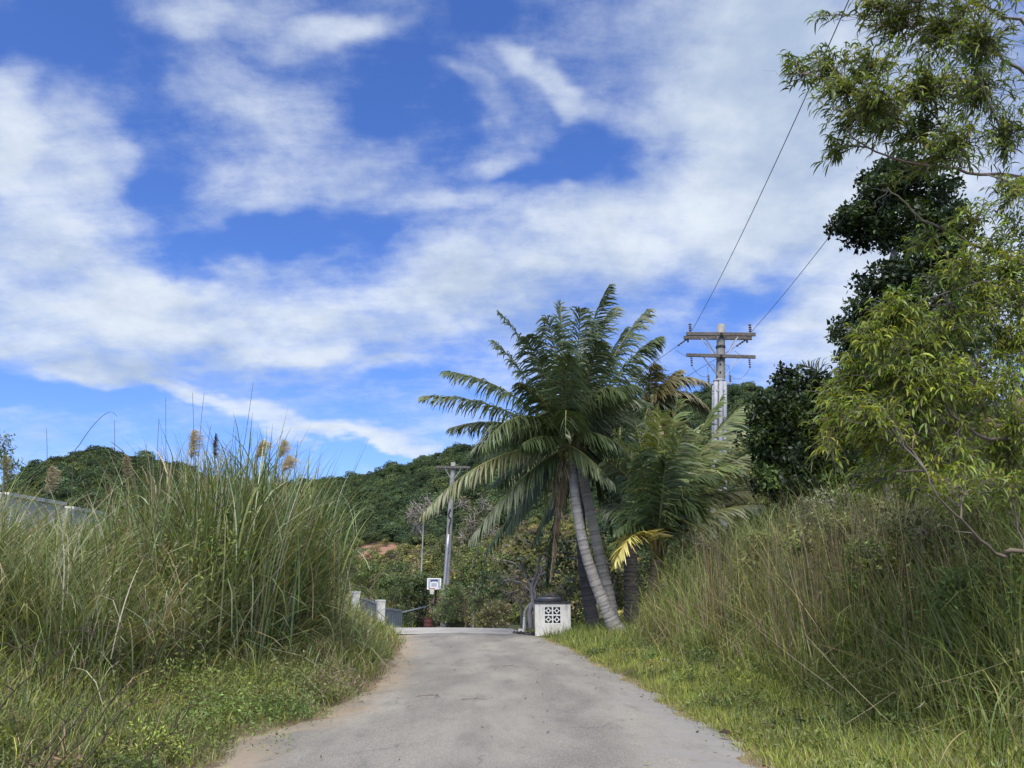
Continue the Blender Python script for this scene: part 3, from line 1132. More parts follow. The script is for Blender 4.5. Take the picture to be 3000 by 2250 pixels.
# third palm, dark trunk behind on the left
YC = 29.5
b3 = at(1742, 1810, YC)
b3[2] = H(b3[0], b3[1]) - .05
pC = empty('coconut_palm', b3)
tag(pC, 'shaded coconut palm with dark trunk just right of the white enclosure', 'palm tree', 'coconut palms at the bend')
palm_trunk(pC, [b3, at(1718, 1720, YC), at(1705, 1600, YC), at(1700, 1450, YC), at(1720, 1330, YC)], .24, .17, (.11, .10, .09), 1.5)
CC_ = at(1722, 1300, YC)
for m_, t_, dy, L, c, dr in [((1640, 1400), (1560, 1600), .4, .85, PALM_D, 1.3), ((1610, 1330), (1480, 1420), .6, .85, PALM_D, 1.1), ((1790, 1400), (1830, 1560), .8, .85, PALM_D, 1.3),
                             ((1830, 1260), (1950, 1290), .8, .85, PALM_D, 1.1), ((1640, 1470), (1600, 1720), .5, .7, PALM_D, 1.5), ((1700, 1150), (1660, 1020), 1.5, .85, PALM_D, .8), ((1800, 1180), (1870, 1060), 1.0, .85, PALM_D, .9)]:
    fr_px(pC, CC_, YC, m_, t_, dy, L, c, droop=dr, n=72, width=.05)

# fourth palm: weathered fronds above the young one
YD = 31.0
b4 = at(1850, 1800, YD)
b4[2] = H(b4[0], b4[1]) - .05
pD = empty('coconut_palm', b4)
tag(pD, 'palm with weathered yellow-brown fronds showing above the young palm', 'palm tree', 'coconut palms at the bend')
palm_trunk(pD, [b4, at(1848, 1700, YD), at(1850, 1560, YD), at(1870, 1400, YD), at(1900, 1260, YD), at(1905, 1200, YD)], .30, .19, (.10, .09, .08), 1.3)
CD = at(1905, 1185, YD)
crown_shaft(pD, CD, None, n=10)
PW = (.15, .14, .06)
for m_, t_, dy, L, c, dr in [((1970, 1110), (2075, 1122), -.4, .7, PW, 1.2), ((1950, 1120), (1996, 1092), .3, .6, PW, .8), ((1905, 1110), (1915, 1066), -.6, .7, PW, .8), ((1870, 1120), (1850, 1080), .4, .7, PALM_G, .8),
                             ((1990, 1150), (2090, 1230), -.2, .75, PW, 1.2), ((1850, 1180), (1790, 1250), .6, .8, PALM_G, 1.2), ((1940, 1260), (1990, 1400), -.6, .8, PW, 1.3), ((1880, 1270), (1850, 1430), -.8, .8, PALM_D, 1.3),
                             ((1985, 1200), (2080, 1340), .5, .8, PALM_D, 1.2), ((1930, 1140), (1960, 1130), 1.0, .7, PALM_G, 1.0), ((2010, 1240), (2120, 1420), 1.2, .9, PALM_Y * np.array([.55, .6, .7]) if False else (.19, .17, .06), 1.3)]:
    fr_px(pD, CD, YD, m_, t_, dy, L, c, droop=dr, n=76, width=.055)

# young palm with upright fronds
YE = 25.0
b5 = at(1910, 1822, YE)
b5[2] = H(b5[0], b5[1]) - .05
pE = empty('coconut_palm', b5)
tag(pE, 'young palm with short dark trunk, upright fronds and one dying yellow frond', 'palm tree', 'coconut palms at the bend')
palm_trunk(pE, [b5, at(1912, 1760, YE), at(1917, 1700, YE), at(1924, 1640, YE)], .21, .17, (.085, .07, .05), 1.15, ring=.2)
CE = at(1928, 1610, YE)
crown_shaft(pE, CE, None, (.14, .11, .05), .22, .9, 18)
YG = (.155, .195, .07)
FE = [((1895, 1390), (1842, 1160), .6, .95, PALM_G, .9), ((1925, 1380), (1935, 1205), -1.0, .95, (.19, .225, .05), .9), ((1950, 1380), (1985, 1170), .8, .95, YG, .7),
      ((2000, 1370), (2115, 1165), .3, .9, YG, .5), ((2045, 1345), (2190, 1180), -.5, .95, (.20, .235, .10), .7), ((2060, 1400), (2170, 1390), -.6, .9, YG, 1.2),
      ((2085, 1505), (2245, 1480), -.9, .7, PALM_L, 1.1), ((1870, 1440), (1775, 1350), -.5, .95, PALM_D, 1.1), ((1880, 1420), (1800, 1260), -1.2, .95, YG, 1.0),
      ((1960, 1400), (2010, 1260), -1.4, .95, YG, 1.0), ((2000, 1440), (2080, 1390), -1.6, .95, PALM_G, 1.2), ((1860, 1500), (1770, 1480), .8, .9, PALM_D, 1.2),
      ((1900, 1440), (1870, 1330), -1.8, .95, PALM_D, 1.1), ((1940, 1450), (1950, 1340), -2.0, .95, PALM_D, 1.1), ((2020, 1510), (2130, 1560), .6, .85, PALM_D, 1.3),
      ((1990, 1480), (2050, 1520), -1.5, .8, PALM_D, 1.3), ((1870, 1540), (1800, 1560), -.9, .6, PALM_D, 1.4), ((2010, 1560), (2090, 1600), -.8, .45, PALM_G, 1.2),
      ((2050, 1425), (2195, 1330), .6, .95, YG, .9), ((2060, 1475), (2200, 1440), .9, .9, (.15, .16, .06), 1.2), ((2040, 1385), (2165, 1262), 1.2, .95, YG, .9), ((2040, 1450), (2160, 1500), 1.4, .9, (.17, .16, .06), 1.3),
      ((1960, 1390), (2050, 1250), 1.4, .95, YG, .9), ((2040, 1440), (2130, 1330), 1.2, .95, PALM_G, .9)]
for m_, t_, dy, L, c, dr in FE:
    fr_px(pE, CE, YE, m_, t_, dy, L, c, droop=dr * .6, n=62, width=.066)
fy = fr_px(pE, CE, YE, (1862, 1566), (1800, 1655), -1.4, .80, PALM_Y, droop=.3, n=48, width=.06, rach=(.40, .33, .06))
tag(fy, 'dying yellow frond hanging to the left')

# small palm frond tips standing above the dark tree on the right
YF = 30.0
b6 = at(2440, 1560, YF)
b6[2] = H(b6[0], b6[1]) - .05
pF = empty('palm', b6)
tag(pF, 'thin palm with sparse pale frond rising behind the yellow-green acacia', 'palm tree', 'coconut palms at the bend')
palm_trunk(pF, [b6, at(2442, 1400, YF), at(2450, 1250, YF), at(2450, 1200, YF)], .15, .12, (.12, .11, .10), 1.2)
CF = at(2450, 1190, YF)
for m_, t_, dy, L, c, dr in [((2420, 1110), (2345, 1066), -.4, .75, (.16, .18, .12), .3), ((2470, 1120), (2480, 1060), .5, .7, PALM_G, .6), ((2500, 1180), (2560, 1230), -.5, .7, PALM_D, 1.0), ((2390, 1190), (2330, 1240), .4, .7, PALM_D, 1.0),
                             ((2420, 1270), (2380, 1370), -.8, .8, (.11, .12, .06), 1.2), ((2480, 1280), (2520, 1400), -.6, .8, PALM_D, 1.2)]:
    fr_px(pF, CF, YF, m_, t_, dy, L, c, droop=dr, n=44, width=.04)

# ------------------------------------------------------------------ grass and weeds


def blade_field(acc, P, L, W, th0, bend, cols, az=None, segs=5, tip=1.25):
    n = len(P)
    if az is None:
        az = U(0, 2 * math.pi, n)
    K = segs + 1
    pts = [P]
    cur = P.copy()
    for k in range(segs):
        th = th0 + bend * ((k + .5) / segs) ** 1.5
        d = np.stack([np.sin(th) * np.cos(az), np.sin(th) * np.sin(az), np.cos(th)], 1)
        cur = cur + d * (L / segs)[:, None]
        pts.append(cur)
    PP = np.stack(pts, 1)
    tw = az + math.pi / 2 + rng.normal(0, .5, n)
    S = np.stack([np.cos(tw), np.sin(tw), np.zeros(n)], 1)[:, None, :]
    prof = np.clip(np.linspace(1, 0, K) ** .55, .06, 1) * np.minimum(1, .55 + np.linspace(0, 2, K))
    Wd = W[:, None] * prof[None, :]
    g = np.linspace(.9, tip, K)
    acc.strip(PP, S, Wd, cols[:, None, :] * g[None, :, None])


def weeds(acc, P, L, cols, flat=.5):
    n = len(P)
    A = unit(rng.normal(0, 1, (n, 3)) * np.array([1, 1, .6]) + np.array([0, 0, .15]))
    nr = unit(rng.normal(0, 1, (n, 3)) * flat + np.array([0, 0, 1]))
    S = unit(np.cross(A, nr))
    acc.diamond(P, A, S, L, L * U(.22, .48, n), cols)


G_OL = (.180, .210, .070)    # olive
G_GR = (.140, .190, .052)    # green
G_BR = (.31, .355, .062)    # bright yellow green
G_DK = (.065, .090, .030)
G_BL = (.170, .215, .115)    # bluish green
G_DRY = (.36, .30, .165)     # straw
G_DBR = (.21, .16, .105)     # brown straw
G_PALE_SHEEN = (.44, .45, .30)  # pale blades; the sheen on the grass is put into this colour


def tussocks(acc, cx, cy, hgt, per, cols, w, spread=.22, W=(.012, .022), lean=.22, bnd=(.5, 1.7), segs=5, rise=0.0):
    n = len(cx)
    ci = np.repeat(np.arange(n), per)
    N = len(ci)
    rr = np.abs(rng.normal(0, spread, N))
    aa = U(0, 2 * math.pi, N)
    x = cx[ci] + rr * np.cos(aa)
    y = cy[ci] + rr * np.sin(aa)
    P = np.stack([x, y, H(x, y) - .02], 1)
    L = hgt[ci] * U(.5, 1.2, N)
    if rise > 0:                 # leaves leave the stems at different heights
        up_ = U(0, rise, N) * (U(0, 1, N) < .75)
        P[:, 2] += up_ * hgt[ci]
        L = L * (1 - up_ * .85)
    th0 = np.abs(rng.normal(0, lean, N))
    bend = U(bnd[0], bnd[1], N) * (.6 + .5 * U(0, 1, N))
    az = aa + rng.normal(0, .7, N)
    if rise > 0:                 # wind and weight push whole tussocks and single leaves about
        tl = U(0, 2 * math.pi, n)[ci]
        sw = U(0, 1, N) < .55
        az = np.where(sw, tl + rng.normal(0, .8, N), az)
        wild = U(0, 1, N) < .36
        th0 = np.where(wild, U(.4, 1.3, N), th0)
        L = np.where(wild, L * .75, L)
        bend = np.where(wild, U(.2, 2.6, N), bend)
    tcol = pick(cols, w, n, .12, .05)
    own = pick(cols, w, N, .2, .06)
    mixf = U(0, 1, (N, 1)) < .55
    C = np.where(mixf, tcol[ci] * np.exp(rng.normal(0, .15, (N, 1))), own)
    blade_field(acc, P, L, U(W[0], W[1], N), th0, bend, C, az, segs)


def left_side():
    # main tall sword grass
    acc = Acc()
    n = 420
    cy = U(11.5, 17.5, n)
    cx = U(-10.5, -4.0, n)
    s = XL(cy) - cx
    k = s > 1.5
    cx, cy, s = cx[k], cy[k], s[k]
    px = cx / cy
    h = np.interp(px, [-.75, -.52, -.44, -.36, -.28, -.22, -.16], [1.6, 2.3, 3.5, 3.65, 3.65, 3.25, 2.3]) * U(.55, 1.10, len(cx))
    tussocks(acc, cx, cy, h, 74, [G_OL, G_GR, G_BL, G_DRY, G_DBR, G_DK, G_PALE_SHEEN], [2.4, 4.2, 3.0, 1.1, 1.0, 2.4, .9], .45, (.014, .038), .17, (.15, 2.3), 5, .8)
    o = obj('tall_sword_grass', acc, 'grass', smooth=False)
    tag(o, 'tall dense sword grass thicket on the left bank', 'tall grass', kind='stuff')
    # nearer arching grass at far left
    acc = Acc()
    n = 190
    cy = U(9.2, 12.6, n)
    cx = U(-9.5, -4.0, n)
    s = XL(cy) - cx
    k = (s > 2.0) & (cx / cy < -.36)
    cx, cy = cx[k], cy[k]
    h = np.interp(cx / cy, [-.8, -.6, -.45, -.36], [3.0, 2.8, 2.25, 1.3]) * U(.65, 1.05, len(cx))
    tussocks(acc, cx, cy, h, 92, [G_OL, G_GR, G_PALE_SHEEN, G_BL, G_DRY], [3.0, 2.8, 2.0, 1.8, 1.3], .26, (.011, .021), .3, (.8, 2.5), 6, .5)
    o = obj('arching_grass', acc, 'grass', smooth=False)
    tag(o, 'pale arching grass blades in front of the white wall at far left', 'tall grass', kind='stuff')
    # grass along the road edge
    acc = Acc()
    n = 640
    cy = U(11, 30.5, n)
    s = U(.05, 3.6, n)
    cx = XL(cy) - s
    h = np.interp(s, [0, .4, 1.2, 2.4, 3.6], [.35, .75, 1.25, 2.0, 2.5]) * np.interp(cy, [11, 14, 19, 26, 30], [.55, .8, 1.0, .75, .45]) * U(.75, 1.15, n)
    tussocks(acc, cx, cy, h, 45, [G_OL, G_GR, (.20, .235, .065), G_DRY, G_DBR, G_PALE_SHEEN], [3, 3, 2.6, 1.5, .7, .8], .19, (.012, .024), .34, (.6, 2.3), 4, .5)
    o = obj('verge_grass', acc, 'grass', smooth=False)
    tag(o, 'long green and straw grass spilling onto the left road edge', 'grass', kind='stuff')
    # low tangle in front
    acc = Acc()
    n = 1750
    cy = U(5.0, 13.5, n)
    s = np.abs(rng.normal(0, 2.3, n)) + .05
    cx = XL(cy) - s + rng.normal(0, .05, n)
    h = np.interp(s, [0, .3, 1.0, 2.5, 5], [.12, .3, .55, .85, 1.15]) * U(.5, 1.25, n)
    tussocks(acc, cx, cy, h, 30, [G_OL, G_BR, G_GR, G_DRY, G_DBR, G_DK], [3, 2.0, 2.6, 1.6, 1.8, 2.2], .2, (.005, .012), .5, (.4, 2.4), 3, .7)
    o = obj('bank_grass', acc, 'grass', smooth=False)
    tag(o, 'tangled low grass and straw on the near left bank', 'grass', kind='stuff')
    # leafy vines and weeds: mounds of small leaves
    acc = Acc()
    mounds = []
    for k in range(150):
        y = U(5.2, 13.5)
        s = abs(rng.normal(0, 1.9)) + .12
        mounds.append((XL(y) - s, y, U(.2, .5), np.interp(s, [0, .5, 2, 5], [.10, .32, .5, .75]) * U(.7, 1.2)))
    for (px_, py_, rx, hz) in [(880, 2010, .8, .75), (760, 2060, .8, .65), (980, 1990, .5, .6), (640, 2120, .7, .55), (560, 2060, .8, .8), (820, 1935, .7, .8)]:
        p = ground_pt(px_, py_ + 60, .1)
        mounds.append((p[0], p[1], rx, hz))
    for mx, my, rx, hz in mounds:
        m = int(650 * rx / .4)
        a_ = U(0, 2 * math.pi, m)
        rr = np.sqrt(U(0, 1, m))
        x = mx + rx * rr * np.cos(a_)
        y = my + rx * rr * np.sin(a_)
        z = H(x, y) + hz * np.sqrt(np.clip(1 - rr ** 2, 0, 1)) * U(.55, 1.05, m) + U(0, .08, m)
        c = pick([G_BR, G_GR, (.19, .25, .05), G_DK, G_OL, G_DBR], [.9, 3, 2, 2, 2.2, .8], 1, .15)[0]
        weeds(acc, np.stack([x, y, z], 1), U(.018, .055, m), jit(c, m, .2, .06))
    for k in range(190):                      # climbers and weeds caught in the tall grass
        my = U(9.5, 16)
        mx = U(-9.5, -3.6)
        if XL(my) - mx < 1.2:
            continue
        top_ = np.interp(mx / my, [-.75, -.52, -.44, -.28, -.2], [1.7, 2.0, 2.9, 2.9, 1.8])
        m = int(U(60, 170))
        P = np.array([mx, my, H(mx, my) + top_ * U(.05, .8)]) + np.clip(rng.normal(0, 1, (m, 3)), -1.7, 1.7) * np.array([.24, .24, U(.12, .5)])
        c = pick([G_GR, G_DK, G_OL, G_DBR, (.20, .25, .06)], [3, 2, 2, 1.4, 1.2], 1, .15)[0]
        weeds(acc, P, U(.03, .09, m), jit(c, m, .22, .07), 1.0)
    o = obj('bank_vines', acc, 'leaf', smooth=False)
    tag(o, 'bright green leafy vines mounding beside the left road edge', 'vines', kind='stuff')


def right_side():
    acc = Acc()
    # short verge turf
    n = 2600
    cy = np.concatenate([U(4.5, 14, 1500), U(14, 31, 1100)])
    s = np.abs(rng.normal(0, 1.3, n)) + .02
    cx = XR(cy) + s + rng.normal(0, .06, n) - .05
    h = np.interp(s, [0, .2, 1, 2.5], [.10, .17, .32, .5]) * U(.6, 1.2, n) * np.where(cy > 20, .75, 1.0)
    tussocks(acc, cx, cy, h, 25, [G_BR, (.255, .285, .07), G_OL, G_GR, G_DRY], [3.0, 3, 2.2, 1.6, .9], .14, (.006, .012), .35, (.3, 1.5), 2)
    o = obj('verge_turf', acc, 'grass', smooth=False)
    tag(o, 'short yellow-green turf along the right road edge', 'grass', kind='stuff')
    # tall dry reeds and grass
    acc = Acc()
    n = 420
    cy = U(6.5, 22, n)
    s = U(1.5, 6.5, n)
    cx = XR(cy) + s
    k = cx / cy < .95
    cx, cy, s = cx[k], cy[k], s[k]
    h = np.interp(s, [1.7, 2.6, 4, 6.5], [1.0, 2.3, 3.3, 3.8]) * U(.65, 1.1, len(cx))
    tussocks(acc, cx, cy, h, 74, [G_OL, (.25, .275, .075), G_DRY, G_DBR, G_GR, G_DK], [3, 3.4, .7, .6, 3.6, 1.4], .26, (.009, .019), .22, (.4, 2.2), 4, .6)
    o = obj('tall_grass', acc, 'grass', smooth=False)
    tag(o, 'tall olive grass thicket filling the right bank', 'tall grass', kind='stuff')
    # upright dead stems
    acc = Acc()
    n = 2600
    cl = np.stack([U(0, 1, 46), U(0, 1, 46)], 1)
    ci = rng.integers(0, 46, n)
    yy = 7 + 10 * cl[ci, 1] + rng.normal(0, .35, n)
    ss = 2.2 + 4.0 * cl[ci, 0] + rng.normal(0, .3, n)
    xx = XR(yy) + ss
    P = np.stack([xx, yy, H(xx, yy) - .02], 1)
    blade_field(acc, P, U(1.6, 3.2, n), U(.010, .020, n), np.abs(rng.normal(0, .12, n)), U(-.1, .5, n), pick([G_DRY, G_DBR, (.20, .17, .11), (.10, .075, .05)], [2, 3, 2, 1.5], n, .2), None, 4, 1.0)
    # fallen straws
    n = 420
    yy = U(6, 18, n)
    xx = XR(yy) + U(.9, 5, n)
    P = np.stack([xx, yy, H(xx, yy) + U(.2, 1.0, n)], 1)
    blade_field(acc, P, U(.7, 1.9, n), U(.008, .014, n), U(.9, 1.7, n), U(-.2, .5, n), pick([G_DRY, (.32, .28, .18)], [2, 1], n, .2), None, 4, 1.0)
    o = obj('dead_stems', acc, 'dry', smooth=False)
    tag(o, 'upright brown dead grass stems among the right bank thicket', 'dead grass', kind='stuff')
    # leafy weeds low down
    acc = Acc()
    for k in range(170):
        my = U(5.5, 20)
        s = abs(rng.normal(1.8, 1.3)) + .2
        mx = XR(my) + s
        rx = U(.2, .5)
        hz = np.interp(s, [0, .8, 2, 5], [.06, .2, .55, .9]) * U(.6, 1.2)
        m = int(260 * rx / .4)
        a_ = U(0, 2 * math.pi, m)
        rr = np.sqrt(U(0, 1, m))
        x = mx + rx * rr * np.cos(a_)
        y = my + rx * rr * np.sin(a_)
        z = H(x, y) + hz * np.sqrt(np.clip(1 - rr ** 2, 0, 1)) * U(.4, 1.05, m) + U(0, .08, m)
        c = pick([G_GR, G_DK, G_OL, G_BR], [3, 3, 2, .6], 1, .15)[0]
        weeds(acc, np.stack([x, y, z], 1), U(.03, .08, m), jit(c, m, .25, .08))
    for k in range(230):                      # climbers hanging in the thicket
        my = U(7.5, 17)
        s = U(2.2, 5.5)
        mx = XR(my) + s
        top_ = np.interp(s, [1.7, 2.6, 4, 6.5], [.8, 1.5, 2.2, 2.7])
        m = int(U(60, 190))
        cz = H(mx, my) + top_ * U(.25, .95)
        P = np.array([mx, my, cz]) + np.clip(rng.normal(0, 1, (m, 3)), -1.7, 1.7) * np.array([.22, .22, U(.15, .5)])
        c = pick([G_GR, G_DK, G_OL, (.17, .20, .06)], [3, 3, 2, 1.2], 1, .15)[0]
        weeds(acc, P, U(.03, .085, m), jit(c, m, .25, .08), 1.0)
    o = obj('verge_weeds', acc, 'leaf', smooth=False)
    tag(o, 'dark leafy weeds at the foot of the right bank thicket', 'weeds', kind='stuff')
    # grass between the palms and on the far bank
    acc = Acc()
    n = 1100
    cy = U(19, 34, n)
    cx = XR(cy) + U(.1, 9, n)
    tussocks(acc, cx, cy, U(.2, .5, n), 18, [G_GR, G_BR, G_OL, G_DK], [3, 1.2, 2, 1.2], .2, (.012, .02), .35, (.3, 1.4), 2)
    n = 90
    cy = U(34, 60, n)
    cx = U(-16, -7.5, n)
    tussocks(acc, cx, cy, U(.3, .8, n), 60, [G_BR, G_GR, (.14, .17, .05)], [2, 2, 2], .5, (.02, .035), .35, (.3, 1.4), 4)
    o = obj('palm_grove_grass', acc, 'grass', smooth=False)
    tag(o, 'green grass around the foot of the palm trunks', 'grass', kind='stuff')


left_side()
right_side()
# ------------------------------------------------------------------ utility poles


def insulator(root, c, axis=(0, 0, 1), h=.32, r=.06):
    acc = Acc()
    prof = [(.02, 0), (.02, h * .12)]
    for k in range(3):
        z = h * (.15 + .22 * k)
        prof += [(r * .5, z), (r, z + h * .05), (r * .9, z + h * .09), (r * .45, z + h * .12)]
    prof += [(r * .5, h * .85), (r * .95, h * .9), (r * .8, h), (.001, h)]
    acc.lathe(c, prof, 10, axis)
    return obj('insulator', acc, 'porcelain', root)


def sag_wire(name, label, p, q, sag, r=.011, n=30, group=None):
    t = np.linspace(0, 1, n)[:, None]
    P = np.asarray(p) * (1 - t) + np.asarray(q) * t
    P[:, 2] -= (4 * sag * t * (1 - t))[:, 0]
    o = obj(name, Acc().tube(P, r, 5), 'wire')
    tag(o, label, 'wire', group)
    return o


YQ = 29.0
top = at(2112, 952, YQ)
b = at(2100, 1790, YQ)
b[2] = H(b[0], b[1]) - .3
pole = empty('utility_pole', (b[0], b[1], H(b[0], b[1])))
tag(pole, 'tall concrete utility pole with two crossarms rising behind the palms', 'utility pole', 'utility poles')
tt = np.linspace(0, 1, 14)[:, None]
path = b * (1 - tt) + top * tt
obj('shaft', Acc().tube(path, np.linspace(.26, .155, 14), 18), 'concrete_pole', pole)
arm_pts = {}
for k, (yl, yr, nm) in enumerate([(978, 980, 'crossarm'), (1040, 1046, 'crossarm')]):
    pl, pr = at(2011, yl, YQ - .24), at(2213, yr, YQ - .24)
    if k == 0:
        for off in (0, .48):                       # double arm, one each side of the shaft
            o_ = np.array([0, off, 0])
            obj(nm, Acc().beam(pl + o_, pr + o_, .09, .13), 'grey_timber', pole, smooth=False)
    else:
        obj(nm, Acc().beam(pl, pr, .09, .12), 'grey_timber', pole, smooth=False)
    arm_pts[k] = (pl, pr)
    mid = (pl + pr) / 2
    for sg in (-1, 1):
        e = mid + (pr - mid) * .5 * sg + np.array([0, 0, -.07])
        f_ = np.array([mid[0] + sg * .15, mid[1] + .12, mid[2] - .95 + .18 * k])
        obj('brace', Acc().beam(e, f_, .035, .035), 'galv', pole, smooth=False)
        if k == 0:
            o_ = np.array([0, .36, 0])
            obj('brace', Acc().beam(e + o_, f_ + o_ * .4, .03, .03), 'galv', pole, smooth=False)
    obj('bolt', Acc().lathe(mid + np.array([0, -.06, 0]), [(.001, -.04), (.045, -.04), (.045, .02)], 8, (0, -1, 0)), 'dark_steel', pole)
for zz in (1012, 1066, 1090):
    c = at(2110, zz, YQ - .17)
    obj('bolt', Acc().lathe(c, [(.03, 0), (.03, .03), (.001, .035)], 8, (0, -1, 0)), 'dark_steel', pole)
band = at(2111, 1017, YQ)
obj('band', Acc().lathe(band - np.array([0, 0, .04]), [(.19, 0), (.19, .08)], 18), 'dark_steel', pole)
P1, P2 = arm_pts[0]
pinL = P1 + (P2 - P1) * .06
pinR = P1 + (P2 - P1) * .93
for c in (pinL, pinR):
    insulator(pole, c + np.array([0, 0, .06]), (0, 0, 1), .36, .07)
    insulator(pole, c + np.array([0, .52, -.02]), (-.6, .6, -.35), .5, .05)
    obj('clamp', Acc().tube([c + np.array([0, .5, .05]), c + np.array([0, .5, -.18])], .035, 6), 'dark_steel', pole)
Q1, Q2 = arm_pts[1]
arr = []
for fr_ in (.07, .91):
    c = Q1 + (Q2 - Q1) * fr_
    insulator(pole, c + np.array([0, 0, -.05]), (0, 0, -1), .38, .05)
    arr.append(c + np.array([0, 0, -.45]))
# riser shield and conduits
mt = at(2107, 1118, YQ)
obj('riser_collar', Acc().lathe(mt - np.array([0, 0, .02]), [(.20, 0), (.235, .02), (.235, .08), (.18, .1)], 18), 'pvc', pole)
for k, (dx, dyy) in enumerate([(-.17, -.16), (.0, -.25), (.17, -.16), (-.22, .0), (.22, .0)]):
    p0 = mt + np.array([dx, dyy, -.05])
    p1 = np.array([b[0] + dx * 1.2, b[1] + dyy * 1.2, b[2] + .3])
    obj('riser_pipe', Acc().tube(np.linspace(p0, p1, 8), .085 if k < 3 else .06, 10), 'pvc', pole)
for zz in (1150, 1230, 1345, 1460):
    c = at(2106, zz, YQ)
    obj('strap', Acc().lathe(c, [(.30, 0), (.30, .05)], 18), 'galv', pole)
for sg in (-1, 1):
    c = mt + np.array([sg * .42, -.05, -.06])
    obj('fuse_bracket', Acc().beam(mt + np.array([sg * .2, -.05, -.1]), c, .04, .05), 'galv', pole, smooth=False)
    insulator(pole, c, (0, 0, 1), .30, .055)
    lp = np.array([c + np.array([0, 0, .3]), c + np.array([0, 0, .62]), c + np.array([-sg * .1, 0, .72]), c + np.array([-sg * .25, 0, .70]), c + np.array([-sg * .27, 0, .4])])
    obj('jumper', Acc().tube(resample(lp, 16), .008, 5), 'wire', pole)
    e = arr[0] if sg < 0 else arr[1]
    mp = (e + c) / 2 + np.array([0, 0, -.12 if sg > 0 else -.05])
    obj('jumper', Acc().tube(bez(e, mp, c + np.array([0, 0, .28]), 12), .008, 5), 'wire', pole)
    tt_ = (pinL if sg < 0 else pinR) + np.array([-.4, .9, -.4])
    ee = (Q1 + (Q2 - Q1) * (.10 if sg < 0 else .91)) + np.array([0, 0, .06])
    obj('jumper', Acc().tube(bez(tt_, (tt_ + ee) / 2 + np.array([.15, 0, -.2]), ee, 12), .008, 5), 'wire', pole)

# far pole on the left
YL = 54.0
top2 = at(1328, 1355, YL)
b2_ = at(1300, 1800, YL)
b2_[2] = H(b2_[0], b2_[1]) - .3
pole2 = empty('utility_pole', (b2_[0], b2_[1], b2_[2] + .3))
tag(pole2, 'distant grey utility pole with a single crossarm beside the basketball hoop', 'utility pole', 'utility poles')
path = np.linspace(b2_, top2, 12)
obj('shaft', Acc().tube(path, np.linspace(.25, .165, 12), 14), 'concrete_pole', pole2)
pl, pr = at(1277, 1368, YL - .25), at(1377, 1369, YL - .25)
obj('crossarm', Acc().beam(pl, pr, .12, .16), 'grey_timber', pole2, smooth=False)
mid = (pl + pr) / 2
for sg in (-1, 1):
    e = mid + (pr - mid) * .5 * sg
    obj('brace', Acc().beam(e + np.array([0, 0, -.06]), mid + np.array([sg * .15, .1, -.75]), .04, .04), 'galv', pole2, smooth=False)
    c = mid + (pr - mid) * .85 * sg
    insulator(pole2, c + np.array([0, 0, -.06]), (0, 0, -1), .25, .07)
obj('conduit', Acc().tube(np.linspace(at(1314, 1565, YL - .26), at(1297, 1775, YL - .30), 6), .10, 10), 'galv', pole2)
obj('cable', Acc().tube(resample([at(1320, 1490, YL - .25), at(1313, 1510, YL - .25), at(1321, 1520, YL - .25), at(1316, 1540, YL - .25), at(1315, 1570, YL - .26)], 14), .045, 6), 'dark_steel', pole2)

# wires


def wire_end(px, py, z):
    d = ray(px, py)
    return np.array([0, 0, CAMZ]) + d * ((z - CAMZ) / d[2])


for i_, (pin, through, lab) in enumerate([(pinL + np.array([.05, -.05, .12]), (2440, 0), 'left overhead wire from the double crossarm running up out of frame'),
                                          (pinR + np.array([.05, -.05, .12]), (2468, 590), 'right overhead wire from the double crossarm passing behind the acacia leaves')]):
    q = wire_end(*through, pin[2] - .25)
    dirv = (q - pin)
    far = pin + dirv * (38.0 / abs(dirv[1]))
    far[2] = pin[2] + .2
    # straight through the seen point, slack towards the next pole behind the viewer
    sag_wire('power_line', lab, pin, far, .9, .009, 40, 'overhead wires')
for i_, (pin, sgn, lab) in enumerate([(pinL, -1, 'overhead wire from left crossarm end running down behind the palm'), (pinR, 1, 'overhead wire from right crossarm end crossing behind the pole shaft')]):
    q = mid + (pr - mid) * .85 * sgn + np.array([0, 0, -.2])
    sag_wire('power_line', lab, pin + np.array([-.3, .82, -.2]), q, .8, .010, 30, 'overhead wires')

# ------------------------------------------------------------------ white breeze-block enclosure
YW = 28.0
rz = math.radians(-4)
c0 = at(1621, 1851, YW)
c0[2] = H(c0[0], c0[1]) - .03
W_, Hh, D_ = 1.22, 1.06, 1.0
enc = empty('block_enclosure', c0)
tag(enc, 'white concrete enclosure with four breeze blocks and dark tiered lid by the palms', 'enclosure')
enc.rotation_euler = (0, 0, rz)


def loc(acc):
    """accumulator given in local coordinates of a thing: shift to world so obj() brings it back"""
    return acc


def lobj(name, acc, mat, root, parent=None, smooth=False):
    me = acc.mesh(name, (0, 0, 0), smooth)
    me.materials.append(MAT[mat])
    o = bpy.data.objects.new(name, me)
    COL.objects.link(o)
    o.parent = parent or root
    return o


B = .288                                  # block size
bx0, bz0 = -.295, .40                     # lower left of the block window
th = .12
yf = -D_ / 2
